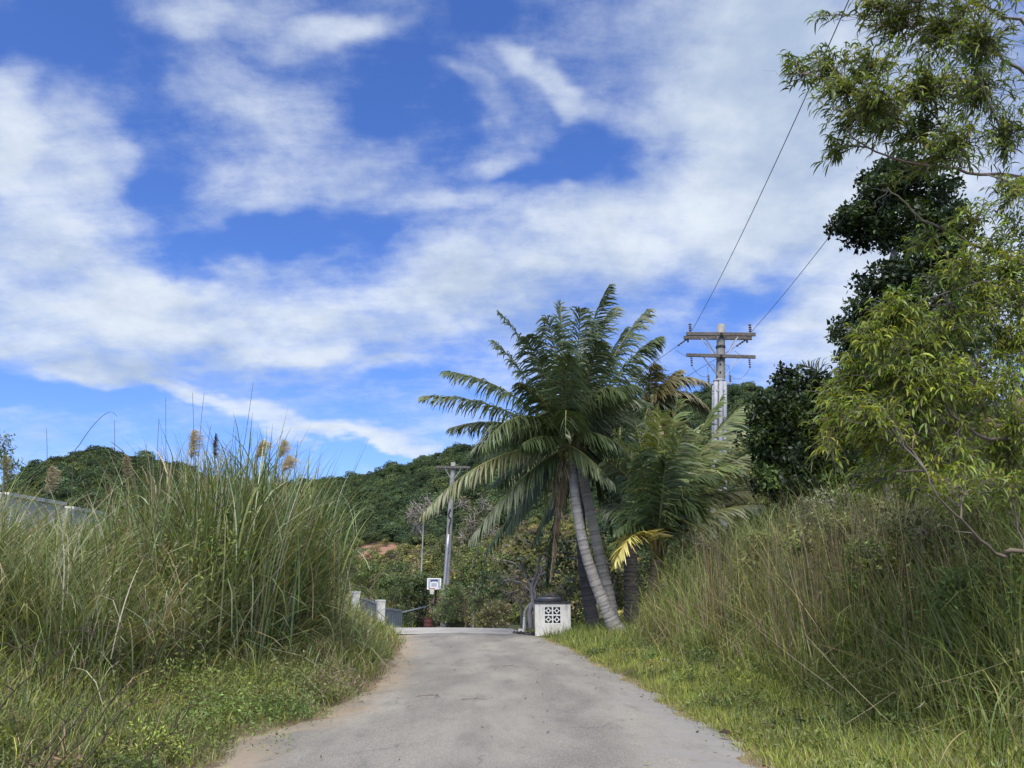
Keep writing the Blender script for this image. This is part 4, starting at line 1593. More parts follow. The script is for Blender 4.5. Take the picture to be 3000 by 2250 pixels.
# front wall built round the opening
lobj('wall', Acc().box((-W_ / 2 + (bx0 + W_ / 2) / 2, yf + th / 2, Hh / 2), (bx0 + W_ / 2, th, Hh)), 'white_paint', enc)
xr0 = bx0 + 2 * B
lobj('wall', Acc().box(((xr0 + W_ / 2) / 2, yf + th / 2, Hh / 2), (W_ / 2 - xr0, th, Hh)), 'white_paint', enc)
lobj('wall', Acc().box((bx0 + B, yf + th / 2, bz0 / 2), (2 * B, th, bz0)), 'white_paint', enc)
lobj('wall', Acc().box((bx0 + B, yf + th / 2, (bz0 + 2 * B + Hh) / 2), (2 * B, th, Hh - bz0 - 2 * B)), 'white_paint', enc)
for sx in (-1, 1):
    lobj('wall', Acc().box((sx * (W_ / 2 - th / 2), th / 2, Hh / 2), (th, D_ - th, Hh)), 'white_paint', enc)
lobj('wall', Acc().box((0, D_ / 2 - th / 2, Hh / 2), (W_ - 2 * th, th, Hh)), 'white_paint', enc)
lobj('hollow_shade', Acc().box((0, .02, Hh / 2 - .02), (W_ - 2 * th - .01, D_ - 2 * th - .2, Hh - .06)), 'black_void', enc)  # near-black box stands in for the shade inside the hollow walls


def breeze_block():
    a = Acc()
    fr_ = .026
    dpt = .10
    for s in (-1, 1):
        a.box((0, 0, s * (B / 2 - fr_ / 2)), (B, dpt, fr_))
        a.box((s * (B / 2 - fr_ / 2), 0, 0), (fr_, dpt * .99, B - 2 * fr_))
    r1, r2, ns = .078, .042, 18
    ang = np.arange(ns) * 2 * math.pi / ns
    V = []
    for r in (r1, r2):
        for yy in (-dpt / 2, dpt / 2):
            V += [(r * math.cos(t), yy * .97, r * math.sin(t)) for t in ang]
    j = np.arange(ns)
    j2 = (j + 1) % ns
    A0, A1, B0, B1 = 0, ns, 2 * ns, 3 * ns
    Q = np.vstack([np.stack([A0 + j, A0 + j2, A1 + j2, A1 + j], 1), np.stack([B0 + j2, B0 + j, B1 + j, B1 + j2], 1),
                   np.stack([A0 + j2, A0 + j, B0 + j, B0 + j2], 1), np.stack([A1 + j, A1 + j2, B1 + j2, B1 + j], 1)])
    a.add(V, Q)
    ln = B / 2 - fr_ - r1 + .008
    for s in (-1, 1):
        a.box((s * (r1 - .004 + ln / 2), 0, 0), (ln, dpt * .95, .028))
        a.box((0, 0, s * (r1 - .004 + ln / 2)), (.028, dpt * .95, ln))
    return a.mesh('breeze_block', smooth=False)


bm_ = breeze_block()
bm_.materials.append(MAT['breeze'])
for i_ in range(2):
    for j_ in range(2):
        o = bpy.data.objects.new('breeze_block', bm_)
        COL.objects.link(o)
        o.parent = enc
        o.location = (bx0 + B * (i_ + .5), yf + .055, bz0 + B * (j_ + .5))
lid = lobj('lid', Acc().box((0.0, 0, Hh + .035), (W_ + .03, D_ + .05, .07)), 'dark_lid', enc)
a_ = Acc()
a_.lathe((-.13, 0, Hh + .072), [(.001, 0), (.47, 0), (.47, .05), (.44, .08), (.42, .085), (.42, .11), (.40, .14), (.30, .175), (.001, .185)], 28)
lobj('lid_tier', a_, 'dark_lid', enc, lid, True)
lobj('lid_rim', Acc().lathe((-.13, 0, Hh + .225), [(.41, -.06), (.425, -.04), (.40, -.015), (.38, -.02)], 28), 'galv', enc, lid, True)

# little things left of the enclosure
p = at(1532, 1829, 30.0)
p[2] = H(p[0], p[1])
o = obj('marker_stake', Acc().beam(p + np.array([0, 0, -.1]), p + np.array([.04, 0, .52]), .06, .06, (0, 1, 0)).box(p + np.array([.04, 0, .53]), (.075, .075, .03)), 'board_white', smooth=False)
tag(o, 'short white marker stake beside the grey twisted shrub trunk', 'stake')
p = at(1527, 1834, 29.4)
p[2] = H(p[0], p[1])
a_ = Acc().box(p + np.array([0, 0, .06]), (.26, .2, .2))
a_.V[0][4:] = a_.V[0][4:] * 1.0 + (p - a_.V[0][4:]) * np.array([.2, .2, 0])
o = obj('kerb_stone', a_, 'white_paint', smooth=False)
tag(o, 'small pale kerb stone at the crossing corner', 'stone')
p = at(1545, 1846, 28.3)
p[2] = H(p[0], p[1])
a_ = Acc()  # cluster of low near-black cones on the ground
for k in range(14):
    q = p + np.array([U(-.5, .4), U(-.15, .2), .03])
    a_.lathe(q - np.array([0, 0, .06]), [(.001, .14 + U(0, .05)), (.06, .12), (.12, .06), (.15, 0)], 7)
o = obj('dark_heap', a_, 'tag_black', smooth=False)
tag(o, 'low dark heap on the left of the white enclosure', 'soil')

# ------------------------------------------------------------------ basketball hoop
YH = 62.0
hb = at(1274, 1838, YH)
hb[2] = H(hb[0], hb[1])
hoop = empty('basketball_hoop', hb)
tag(hoop, 'basketball hoop with white-framed backboard on a black pole', 'basketball hoop')
bl, br = at(1252, 1694, YH - .5), at(1292, 1727, YH - .5)
cxb, czb = (bl[0] + br[0]) / 2, (bl[2] + br[2]) / 2
wb, hbz = br[0] - bl[0], bl[2] - br[2]
yb = YH - .5
obj('pole', Acc().tube(np.array([hb + [0, 0, -.1], [hb[0], hb[1], czb - .5], [hb[0], hb[1] - .05, czb + .1]]), .075, 10), 'dark_steel', hoop)
obj('bracket', Acc().beam((hb[0], YH, czb - .1), (cxb, yb + .03, czb - .1), .1, .2), 'dark_steel', hoop, smooth=False)
bb = obj('backboard', Acc().box((cxb, yb, czb), (wb - .06, .03, hbz - .06)), 'board_panel', hoop, smooth=False)
fa = Acc()
for s in (-1, 1):
    fa.box((cxb, yb - .012, czb + s * (hbz / 2 - .04)), (wb, .05, .08))
    fa.box((cxb + s * (wb / 2 - .04), yb - .012, czb), (.08, .049, hbz - .16))
obj('frame', fa, 'board_white', hoop, bb, smooth=False)
sq = Acc()
sw, sh, sz = .50, .36, czb - .10
for s in (-1, 1):
    sq.box((cxb, yb - .022, sz + s * sh / 2), (sw + .06, .012, .06))
    sq.box((cxb + s * sw / 2, yb - .022, sz), (.06, .0115, sh - .06))
obj('target_square', sq, 'board_white', hoop, bb, smooth=False)
ms = Acc()
for s in (-1, 1):
    ms.box((cxb + s * .23, yb - .02, czb + .245), (.09, .01, .17))
ms.box((cxb, yb - .02, czb + .27), (.37, .0095, .10))
obj('marking', ms, 'board_blue', hoop, bb, smooth=False)
rc = np.array([cxb - .12, yb - .33, czb - hbz / 2 + .1])
an = np.linspace(0, 2 * math.pi, 25)
obj('rim', Acc().tube(rc + np.stack([.23 * np.cos(an), .23 * np.sin(an), an * 0], 1), .022, 6, cap=False), 'orange', hoop)
obj('rim_bracket', Acc().box(rc + np.array([.04, .25, -.04]), (.2, .14, .1)), 'orange', hoop, smooth=False)
na = Acc()
for k in range(14):
    t0 = k * 2 * math.pi / 14
    for s in (-1, 1):
        t = np.linspace(0, 1, 7)
        rr = .225 - .10 * t ** .7
        aa = t0 + s * t * 1.1
        na.tube(rc + np.stack([rr * np.cos(aa), rr * np.sin(aa), -.45 * t], 1), .012, 4, cap=False)
obj('net', na, 'net', hoop)
# dark red drum beside the pole
p = at(1254, 1838, YH - .2)
p[2] = H(p[0], p[1])
drum = empty('metal_drum', p)
tag(drum, 'dark red metal drum at the foot of the basketball pole', 'drum')
obj('shell', Acc().lathe(p, [(.33, 0), (.345, .02), (.335, .05), (.335, .27), (.35, .29), (.335, .31), (.335, .56), (.35, .58), (.335, .6), (.335, .84), (.35, .86), (.33, .88)], 22), 'rust', drum)
obj('top', Acc().lathe(p + np.array([0, 0, .86]), [(.33, 0), (.001, .001)], 22), 'rust', drum)

# ------------------------------------------------------------------ gateway on the left of the crest


def gate_post(px, py_top, py_bot, Y, w, lab):
    t_ = at(px, py_top, Y)
    g_ = at(px, py_bot, Y)
    z0 = min(g_[2], H(g_[0], g_[1])) - .1
    root = empty('gate_post', (t_[0], t_[1], z0))
    tag(root, lab, 'gate post', 'white gate posts')
    hh = t_[2] - z0
    obj('shaft', Acc().box((t_[0], t_[1], z0 + (hh - .08) / 2), (w, w, hh - .08), .5), 'post_paint', root, smooth=False)
    obj('cap', Acc().box((t_[0], t_[1], t_[2] - .04), (w + .03, w + .03, .08), .5), 'post_paint', root, smooth=False)
    return t_, z0


ga, gz = gate_post(1043, 1732, 1790, 40, .34, 'left white gate post half hidden by tall grass')
gb, gz2 = gate_post(1115, 1757, 1815, 42, .40, 'right white gate post beside the dark gate')


def slat_gate(name, lab, cat, p, q, h, nslat, grp=None):
    """p, q: lower corners"""
    p, q = np.asarray(p, float), np.asarray(q, float)
    root = empty(name, p)
    tag(root, lab, cat, grp)
    up = np.array([0, 0, 1.0])
    fr_ = obj('frame', Acc().beam(p + up * h, q + up * h, .07, .09).beam(p + up * .05, q + up * .05, .07, .09), 'galv', root, smooth=False)
    n_ = nslat
    L = np.linalg.norm(q - p)
    for k in range(n_):
        f0, f1 = (k + .06) / n_, (k + .94) / n_
        a, b_ = p + (q - p) * f0, p + (q - p) * f1
        m_ = (a + b_) / 2
        t_ = (q - p) / L
        acc = Acc().beam(m_ + up * .1, m_ + up * (h - .05), np.linalg.norm(b_ - a), .03, np.cross(t_, up))
        obj('slat', acc, 'gate_grey', root, smooth=False)
    return root


up = np.array([0, 0, 1.0])
pa = at(1055, 1830, 40.2)
pb = at(1100, 1828, 41.8)
ta = at(1055, 1752, 40.2)
slat_gate('metal_gate', 'grey slatted metal gate between the two white posts', 'gate', [pa[0], pa[1], ta[2] - 1.5], [pb[0], pb[1], at(1100, 1767, 41.8)[2] - 1.5], 1.5, 8, 'metal gates')
p1 = at(1128, 1782, 42.3)
p2 = at(1176, 1794, 47)
slat_gate('metal_gate', 'dark slatted metal gate right of the right white post', 'gate', [p1[0], p1[1], p1[2] - .95], [p2[0], p2[1], p2[2] - .85], .95, 7, 'metal gates')
p1, p2 = at(1175, 1795, 47), at(1258, 1775, 50)
bar = empty('barrier_rail', (p1[0], p1[1], H(p1[0], p1[1])))
tag(bar, 'grey barrier rail slanting up to the right beside the hoop', 'barrier')
obj('rail', Acc().tube([p1, p2], .045, 8), 'gate_grey', bar)
obj('support', Acc().tube([[p1[0], p1[1], H(p1[0], p1[1]) - .1], p1], .07, 8), 'gate_grey', bar)

# ------------------------------------------------------------------ white wall at far left
wA = at(-260, 1400, 12.4)
wB = at(345, 1488, 18.5)
zt = 3.32
wall = empty('garden_wall', (wA[0], wA[1], H(wA[0], wA[1])))
tag(wall, 'white rendered wall behind the tall grass at far left', 'wall')
d_ = (wB - wA)
d_[2] = 0
Lw = np.linalg.norm(d_)
d_ /= Lw
nseg = 3
for k in range(nseg):
    s0, s1 = Lw * k / nseg, Lw * (k + 1) / nseg
    a0, a1 = wA + d_ * (s0 + .12), wA + d_ * (s1 - .12)
    zk = zt - .06 * k
    m_ = (a0 + a1) / 2
    zb = min(H(a0[0], a0[1]), H(a1[0], a1[1])) - .2
    a0, a1 = [np.array([v[0], v[1], (zb + zk) / 2]) for v in (a0, a1)]
    obj('panel', Acc().beam(a0, a1, .16, zk - zb), 'white_paint', wall, smooth=False)
    c0_, c1_ = [np.array([v[0], v[1], zk + .035]) for v in (a0, a1)]
    obj('coping', Acc().beam(c0_, c1_, .24, .07), 'white_paint', wall, smooth=False)
for k in range(nseg + 1):
    c = wA + d_ * (Lw * k / nseg)
    zb = H(c[0], c[1]) - .2
    zk = zt + .02 - .06 * k
    ang_ = math.atan2(d_[1], d_[0])
    obj('pillar', Acc().box((c[0], c[1], (zb + zk) / 2), (.24, .3, zk - zb), ang_), 'white_paint', wall, smooth=False)
#PART4
# ------------------------------------------------------------------ trees and shrubs


def branch_to(acc, a, b, r0, r1, wob=.12, n=7, sides=5, C=(.2, .18, .15), lift=.15):
    a, b = np.asarray(a, float), np.asarray(b, float)
    L = np.linalg.norm(b - a)
    t = np.linspace(0, 1, n)[:, None]
    P = a * (1 - t) + b * t
    P[:, 2] += (np.sin(t[:, 0] * math.pi) * lift * L)
    P[1:-1] += rng.normal(0, wob * L / n, (n - 2, 3))
    acc.tube(P, np.linspace(r0, r1, n), sides, C, cap=False)
    return P


def leaves_around(acc, centers, per, sigma, Lr, cols, asp=(.4, .6), down=.3, up=.9, fold=.15):
    n = len(centers) * per
    P = np.repeat(centers, per, axis=0) + np.clip(rng.normal(0, 1, (n, 3)), -1.5, 1.5) * sigma
    A = unit(rng.normal(0, 1, (n, 3)) + np.array([0, 0, -down]))
    nr = unit(rng.normal(0, .75, (n, 3)) + np.array([0, 0, up]))
    S = unit(np.cross(A, nr))
    L = U(Lr[0], Lr[1], n)
    acc.diamond(P, A, S, L, L * U(asp[0], asp[1], n), cols(n) if callable(cols) else np.repeat(cols, per, axis=0), fold)


def clump_px(px, py, Y, rx, ry, depth=None):
    c = at(px, py, Y)
    k = Y / FPX
    return c, np.array([rx * k, (depth if depth is not None else rx * k), ry * k])


def tree(name, label, cat, group, trunk_pts, tr, clumps, nleaf, Lr, cols, w, bark=(.16, .145, .125), sub=14, sig=.22, asp=(.4, .6), up=.9, mat='leaf', twig=.012, down=.3, cs=.16):
    trunk_pts = np.asarray(trunk_pts, float)
    root = empty(name, trunk_pts[0])
    tag(root, label, cat, group)
    tp = resample(trunk_pts, 16)
    rad = np.linspace(tr[0], tr[1], 16)
    acc = Acc().tube(tp, rad, 9, np.repeat(jit(bark, 1, .05), 16, 0) * U(.85, 1.1, (16, 1)))
    obj('trunk', acc, 'wood', root)
    br = Acc()
    lf = Acc()
    tot = sum(float(np.prod(r) ** (2 / 3)) for _, r in clumps)
    for c, r in clumps:
        # leave the trunk below the clump
        dz = np.linalg.norm(tp - (c - np.array([0, 0, r[2] * .8])), axis=1)
        i0 = int(np.argmin(dz))
        i0 = max(2, i0)
        branch_to(br, tp[i0], c, rad[i0] * .55, twig * 1.8, C=bark)
        m = sub
        d = unit(rng.normal(0, 1, (m, 3)))
        cen = c + d * r * (U(.15, 1, (m, 1)) ** .45)
        for q in cen:
            branch_to(br, c + rng.normal(0, .1, 3) * r, q, twig * 1.4, twig * .4, n=4, sides=3, C=bark, lift=.05)
        per = max(3, int(nleaf * (float(np.prod(r) ** (2 / 3)) / tot) / m))
        cc = pick(cols, w, m, cs, .05)
        sg = sig * r * 1.15
        leaves_around(lf, cen, per, sg, Lr, np.asarray(cc), asp, down, up)
    # leaf to leaf variation
    for k in range(len(lf.C)):
        n4 = len(lf.C[k]) // 4
        lf.C[k] = lf.C[k] * np.repeat(np.exp(rng.normal(0, .16, (n4, 1))), 4, axis=0)
    obj('branches', br, 'wood', root)
    cr = obj('crown', lf, mat, root, smooth=False)
    cr['kind'] = 'stuff'
    return root


def gpt(px, py, Y):
    p = at(px, py, Y)
    p[2] = H(p[0], p[1]) - .05
    return p


D1, D2, D3 = (.020, .036, .013), (.034, .056, .018), (.055, .085, .022)
# dark evergreen, right
Y0 = 21.0
tree('evergreen_tree', 'dark glossy evergreen with layered clumps behind the acacia', 'tree', None,
     [gpt(2600, 1500, Y0), at(2590, 1250, Y0), at(2592, 1000, Y0), at(2596, 860, Y0), at(2612, 760, Y0), at(2640, 690, Y0), at(2672, 600, Y0), at(2690, 520, Y0)], (.13, .04),
     [clump_px(2530, 640, Y0, 95, 60), clump_px(2480, 650, Y0, 55, 45), clump_px(2600, 680, Y0, 110, 50), clump_px(2700, 660, Y0, 120, 60), clump_px(2560, 600, Y0, 110, 70), clump_px(2690, 560, Y0, 120, 80), clump_px(2610, 530, Y0, 90, 55), clump_px(2760, 600, Y0 + .5, 80, 70), clump_px(2640, 490, Y0, 100, 40),
      clump_px(2640, 800, Y0, 120, 60), clump_px(2740, 760, Y0, 130, 80), clump_px(2800, 700, Y0, 90, 60), clump_px(2580, 860, Y0, 90, 55), clump_px(2540, 920, Y0, 90, 45), clump_px(2660, 900, Y0, 150, 75),
      clump_px(2500, 980, Y0, 70, 45), clump_px(2560, 1040, Y0, 120, 70), clump_px(2700, 1000, Y0, 170, 90), clump_px(2840, 860, Y0, 90, 90), clump_px(2520, 1130, Y0, 90, 80), clump_px(2620, 1160, Y0, 130, 90)],
     40000, (.10, .19), [D1, D2, D3], [3, 3, 1.2], (.22, .21, .19), sub=22, sig=.17, asp=(.5, .75))
Y0 = 23.0
tree('evergreen_tree', 'dark green broadleaf tree right of the palms below the ridge line', 'tree', None,
     [gpt(2330, 1560, Y0), at(2330, 1450, Y0), at(2335, 1330, Y0), at(2330, 1200, Y0), at(2320, 1110, Y0)], (.17, .05),
     [clump_px(2310, 1110, Y0, 55, 40), clump_px(2360, 1150, Y0, 90, 55), clump_px(2290, 1220, Y0, 90, 70), clump_px(2380, 1240, Y0, 100, 80), clump_px(2250, 1300, Y0, 75, 70), clump_px(2340, 1330, Y0, 110, 80),
      clump_px(2430, 1330, Y0, 90, 90), clump_px(2270, 1400, Y0, 80, 60), clump_px(2360, 1430, Y0, 120, 70), clump_px(2450, 1430, Y0, 90, 70), clump_px(2230, 1200, Y0, 50, 45), clump_px(2420, 1180, Y0, 70, 60)],
     19000, (.10, .19), [D1, D2, D3, (.085, .13, .03)], [2.5, 3, 2, .6], (.15, .14, .12), sub=20, sig=.18, asp=(.5, .75))
Y0 = 26.0
tree('background_tree', 'shaded tree filling the gap behind the acacia at the right edge', 'tree', None,
     [gpt(2850, 1500, Y0), at(2850, 1300, Y0), at(2860, 1150, Y0), at(2870, 1000, Y0)], (.2, .05),
     [clump_px(2850, 1050, Y0, 140, 110), clump_px(2960, 1180, Y0, 140, 130), clump_px(2760, 1250, Y0, 160, 120), clump_px(2900, 1380, Y0, 180, 110), clump_px(2650, 1370, Y0, 150, 110), clump_px(3020, 1020, Y0, 90, 110), clump_px(2560, 1350, Y0, 110, 110), clump_px(2990, 860, Y0, 90, 90), clump_px(3050, 720, Y0, 90, 90), clump_px(3040, 1250, Y0, 110, 120), clump_px(3020, 1430, Y0, 120, 100)],
     18000, (.12, .22), [D2, D3, (.07, .09, .03), (.12, .12, .06)], [3, 3, 2, 1], sub=22, sig=.2)

# tree with large pale leaves and grey twisted trunk
Y0 = 31.0
sg_root = tree('broadleaf_tree', 'grey twisted tree with big yellowish leaves behind the white enclosure', 'tree', None,
               [gpt(1556, 1836, Y0), at(1553, 1790, Y0), at(1562, 1760, Y0), at(1558, 1720, Y0), at(1575, 1670, Y0), at(1580, 1620, Y0)], (.10, .04),
               [clump_px(1500, 1580, Y0, 55, 40), clump_px(1570, 1590, Y0, 60, 45), clump_px(1640, 1620, Y0, 60, 45), clump_px(1460, 1640, Y0, 50, 45), clump_px(1530, 1650, Y0, 60, 45), clump_px(1610, 1680, Y0, 70, 45),
                clump_px(1690, 1640, Y0, 60, 50), clump_px(1480, 1700, Y0, 50, 40), clump_px(1680, 1700, Y0, 60, 40), clump_px(1740, 1600, Y0 + 1, 50, 60)],
               1500, (.12, .22), [(.12, .15, .045), (.22, .22, .06), (.06, .09, .03), (.30, .29, .09), (.26, .27, .17)], [3, 2, 3, 1, .8], (.32, .30, .27), sub=12, sig=.2, asp=(.55, .8), twig=.016, cs=.25)
# second and third grey stems of that trunk, twisted together
for k, (dx, dyy) in enumerate([(-.22, .05), (.16, -.06)]):
    P = resample([gpt(1556, 1836, Y0) + [dx, dyy, 0], at(1548 + 14 * k, 1790, Y0) + [dx * .5, dyy, 0], at(1570 - 12 * k, 1745, Y0), at(1540 + 40 * k, 1690, Y0), at(1520 + 90 * k, 1620, Y0)], 18)
    obj('stem', Acc().tube(P, np.linspace(.075, .025, 18), 8, (.34, .32, .29)), 'wood', sg_root)
Y0 = 33.0
tree('understory_shrub', 'grey leafless twiggy shrub on the left of the white enclosure', 'shrub', None,
     [gpt(1530, 1838, Y0), at(1528, 1800, Y0), at(1524, 1760, Y0), at(1520, 1720, Y0)], (.07, .02),
     [clump_px(1500, 1740, Y0, 45, 50), clump_px(1545, 1730, Y0, 45, 50), clump_px(1520, 1700, Y0, 50, 40), clump_px(1580, 1720, Y0, 50, 60), clump_px(1640, 1740, Y0, 60, 60)],
     500, (.05, .1), [(.11, .105, .07), (.07, .08, .035)], [2, 2], (.17, .155, .14), sub=26, sig=.25, twig=.014)

# trees and bushes in the middle distance: px, py(centre of crown), Y, rx, ry, colours, label
MG, ML, MO, MGY = (.055, .085, .026), (.10, .135, .038), (.125, .125, .05), (.12, .12, .085)
mids = [
    (1240, 1530, 70, 60, 80, MGY, 'bare grey-branched tree left of the distant pole', 'grey_tree', 900),
    (1390, 1520, 68, 75, 80, (.10, .10, .055), 'grey-green loose tree right of the distant pole under the palm fronds', 'grey_tree', 1800),
    (1300, 1620, 62, 60, 45, (.085, .105, .04), 'olive bush crossing in front of the distant pole at mid height', 'bush', 1700),
    (1400, 1650, 58, 75, 50, ML, 'light green bush right of the distant pole', 'bush', 2200),
    (1200, 1690, 66, 70, 45, MG, 'green bush above the barrier rail', 'bush', 2000),
    (1080, 1690, 60, 70, 50, (.09, .125, .036), 'light green bush rising behind the gate posts', 'bush', 2200),
    (1150, 1730, 56, 60, 45, MG, 'leafy green shrub between the gate and the hoop', 'bush', 2200),
    (1215, 1760, 66, 50, 60, (.024, .042, .014), 'dark shaded shrub directly behind the hoop pole', 'bush', 2200),
    (1170, 1810, 58, 45, 28, (.06, .09, .03), 'low weed bush under the barrier rail', 'bush', 1300),
    (1360, 1770, 50, 70, 65, (.085, .115, .042), 'rounded grey-green bush right of the hoop', 'bush', 3000),
    (1440, 1800, 46, 55, 45, (.095, .095, .04), 'brownish low bush near the crossing corner', 'bush', 1800),
    (1320, 1810, 52, 55, 40, (.075, .08, .035), 'dull olive bush at the foot of the distant pole', 'bush', 1800),
    (1450, 1720, 48, 55, 60, (.05, .075, .03), 'dark green bush left of the twisted grey tree', 'bush', 2000),
    (1380, 1700, 60, 60, 40, (.03, .05, .018), 'deep green shrub behind the rounded bush', 'bush', 1800),
    (990, 1640, 55, 60, 60, (.10, .13, .04), 'yellow-green bush just right of the tall grass', 'bush', 1800),
    (1640, 1760, 36, 80, 60, (.05, .065, .028), 'dull shaded bush behind the white enclosure', 'bush', 1800),
    (1800, 1720, 35, 90, 90, (.06, .07, .03), 'shaded olive bush between the palm trunks', 'bush', 2200),
    (1960, 1700, 33, 80, 90, (.07, .085, .032), 'olive bush right behind the young palm', 'bush', 2200),
    (2030, 1560, 34, 90, 80, (.075, .09, .03), 'mid green tree behind the young palm fronds', 'tree', 2400),
    (2130, 1420, 35, 110, 110, (.11, .12, .035), 'yellow-green tree hiding the foot of the near utility pole', 'tree', 2600),
    (1960, 1420, 37, 110, 120, (.05, .065, .025), 'dark tree deep behind the palm crowns', 'tree', 2200),
]
for (px, py, Y, rx, ry, c, lab, nm, nl) in mids:
    c = np.asarray(c) * 1.4
    cl = []
    for k in range(12):
        a = U(0, 2 * math.pi)
        q = math.sqrt(U(0, 1)) * .85
        cl.append(clump_px(px + rx * q * math.cos(a), py + ry * q * math.sin(a), Y + U(-.6, .6) * rx * Y / FPX, rx * U(.32, .5), ry * U(.28, .45)))
    base = gpt(px, py, Y)
    pts = [base, base * .6 + at(px, py + ry * .4, Y) * .4 + [U(-.2, .2), 0, 0], at(px, py + ry * .2, Y), at(px, py - ry * .2, Y)]
    k_ = Y / 60
    grey = nm == 'grey_tree'
    tree(nm, lab, 'tree' if 'tree' in nm else 'bush', 'trees and bushes beyond the crossing' if Y > 40 else None, pts, (.12 if grey else .07, .03), cl, int(nl * 1.25), (.10 * k_, .24 * k_) if Y > 40 else (.1, .2),
         [c, c * .65, c * 1.35, c * np.array([1.25, 1.0, .9])], [3, 2, 2, 1], (.30, .28, .25) if grey else (.10, .09, .07), sub=16 if not grey else 22, sig=.24, twig=.03 if grey else .010)

for (px, py, Y, rx, ry, c, lab) in [(2110, 1640, 26.5, 75, 90, (.13, .15, .05), 'yellow-green bush covering the foot of the near utility pole'),
                                   (2220, 1600, 24.5, 90, 90, (.13, .165, .055), 'green bush under the dark broadleaf tree'),
                                   (2330, 1500, 20.0, 100, 85, (.06, .085, .03), 'dark green shrub under the dark broadleaf tree trunk'),
                                   (2590, 1440, 14.0, 130, 120, (.13, .165, .045), 'leafy shrub hiding the evergreen trunk foot'),
                                   (2690, 1580, 11.5, 140, 120, (.17, .20, .06), 'olive shrub in the middle of the right bank'),
                                   (2900, 1480, 10.5, 150, 140, (.16, .20, .05), 'green shrub at the right edge under the acacia boughs'),
                                   (2950, 1720, 9.0, 130, 130, (.14, .18, .05), 'shaded shrub low at the right frame edge'),
                                   (2430, 1600, 13.0, 120, 110, (.18, .21, .065), 'light green shrub below the cream blossom'),
                                   (2560, 1680, 11.0, 110, 100, (.15, .19, .055), 'leafy shrub low in the middle of the right bank'),
                                   (2800, 1760, 9.0, 120, 110, (.14, .19, .05), 'green fern-like shrub near the lower right corner'),
                                   (2250, 1660, 17.0, 100, 95, (.18, .20, .07), 'olive shrub where the right bank meets the palm grove')]:
    c = np.asarray(c)
    cl = []
    for k in range(8):
        a = U(0, 2 * math.pi)
        q = math.sqrt(U(0, 1)) * .75
        cl.append(clump_px(px + rx * q * math.cos(a), py + ry * q * math.sin(a), Y + U(-.5, .5) * rx * Y / FPX, rx * U(.32, .5), ry * U(.28, .45)))
    base = gpt(px, py, Y)
    tree('bush', lab, 'bush', None, [base, base * .5 + at(px, py + ry * .3, Y) * .5, at(px, py, Y), at(px, py - ry * .3, Y)], (.045, .015), cl, 3400, (.004 * Y, .0085 * Y),
         [c, c * .6, c * 1.4, c * np.array([1.3, 1.0, .9])], [3, 2, 2, 1], sub=18, sig=.26, twig=.007, asp=(.25, .5))

# twiggy brown thicket and pale flowering shrub on the right bank
Y0 = 20.0
tree('thicket', 'brownish twiggy thicket between the young palm and the right bank grass', 'shrub', None,
     [gpt(2120, 1800, Y0), at(2120, 1760, Y0), at(2122, 1700, Y0), at(2125, 1640, Y0)], (.05, .02),
     [clump_px(2080 + 36 * k, 1600 + 40 * (k % 4), Y0, 70, 60) for k in range(5)] + [clump_px(2060 + 40 * k, 1720, Y0, 60, 60) for k in range(4)],
     4200, (.06, .13), [(.12, .11, .06), (.09, .10, .04), (.14, .12, .08), (.10, .13, .04)], [3, 3, 2, 2], (.14, .115, .085), sub=44, sig=.26, asp=(.12, .3), twig=.008)
Y0 = 15.5
tree('flowering_shrub', 'green shrub with pale cream blossom clusters below the dark tree', 'shrub', None,
     [gpt(2440, 1700, Y0), at(2440, 1620, Y0), at(2445, 1540, Y0), at(2450, 1490, Y0)], (.05, .02),
     [clump_px(2380, 1500, Y0, 50, 35), clump_px(2430, 1470, Y0, 50, 35), clump_px(2490, 1450, Y0, 60, 35), clump_px(2540, 1490, Y0, 60, 45), clump_px(2440, 1540, Y0, 70, 45)],
     3600, (.03, .07), [(.20, .22, .10), (.09, .12, .04), (.36, .36, .22), (.06, .09, .03)], [2, 3, 1.3, 2], sub=20, sig=.2, twig=.006)
Y0 = 11.0
tree('leafy_shrub', 'mid green leafy shrub under the low acacia boughs at right', 'shrub', None,
     [gpt(2780, 1800, Y0), at(2780, 1700, Y0), at(2775, 1600, Y0), at(2770, 1520, Y0)], (.04, .015),
     [clump_px(2650 + 60 * k, 1530 + 30 * (k % 3), Y0 + U(-.6, .6), 80, 60) for k in range(6)],
     3000, (.05, .10), [(.07, .10, .03), (.10, .13, .04), (.05, .07, .025)], [3, 2, 2], sub=20, sig=.25, twig=.006)

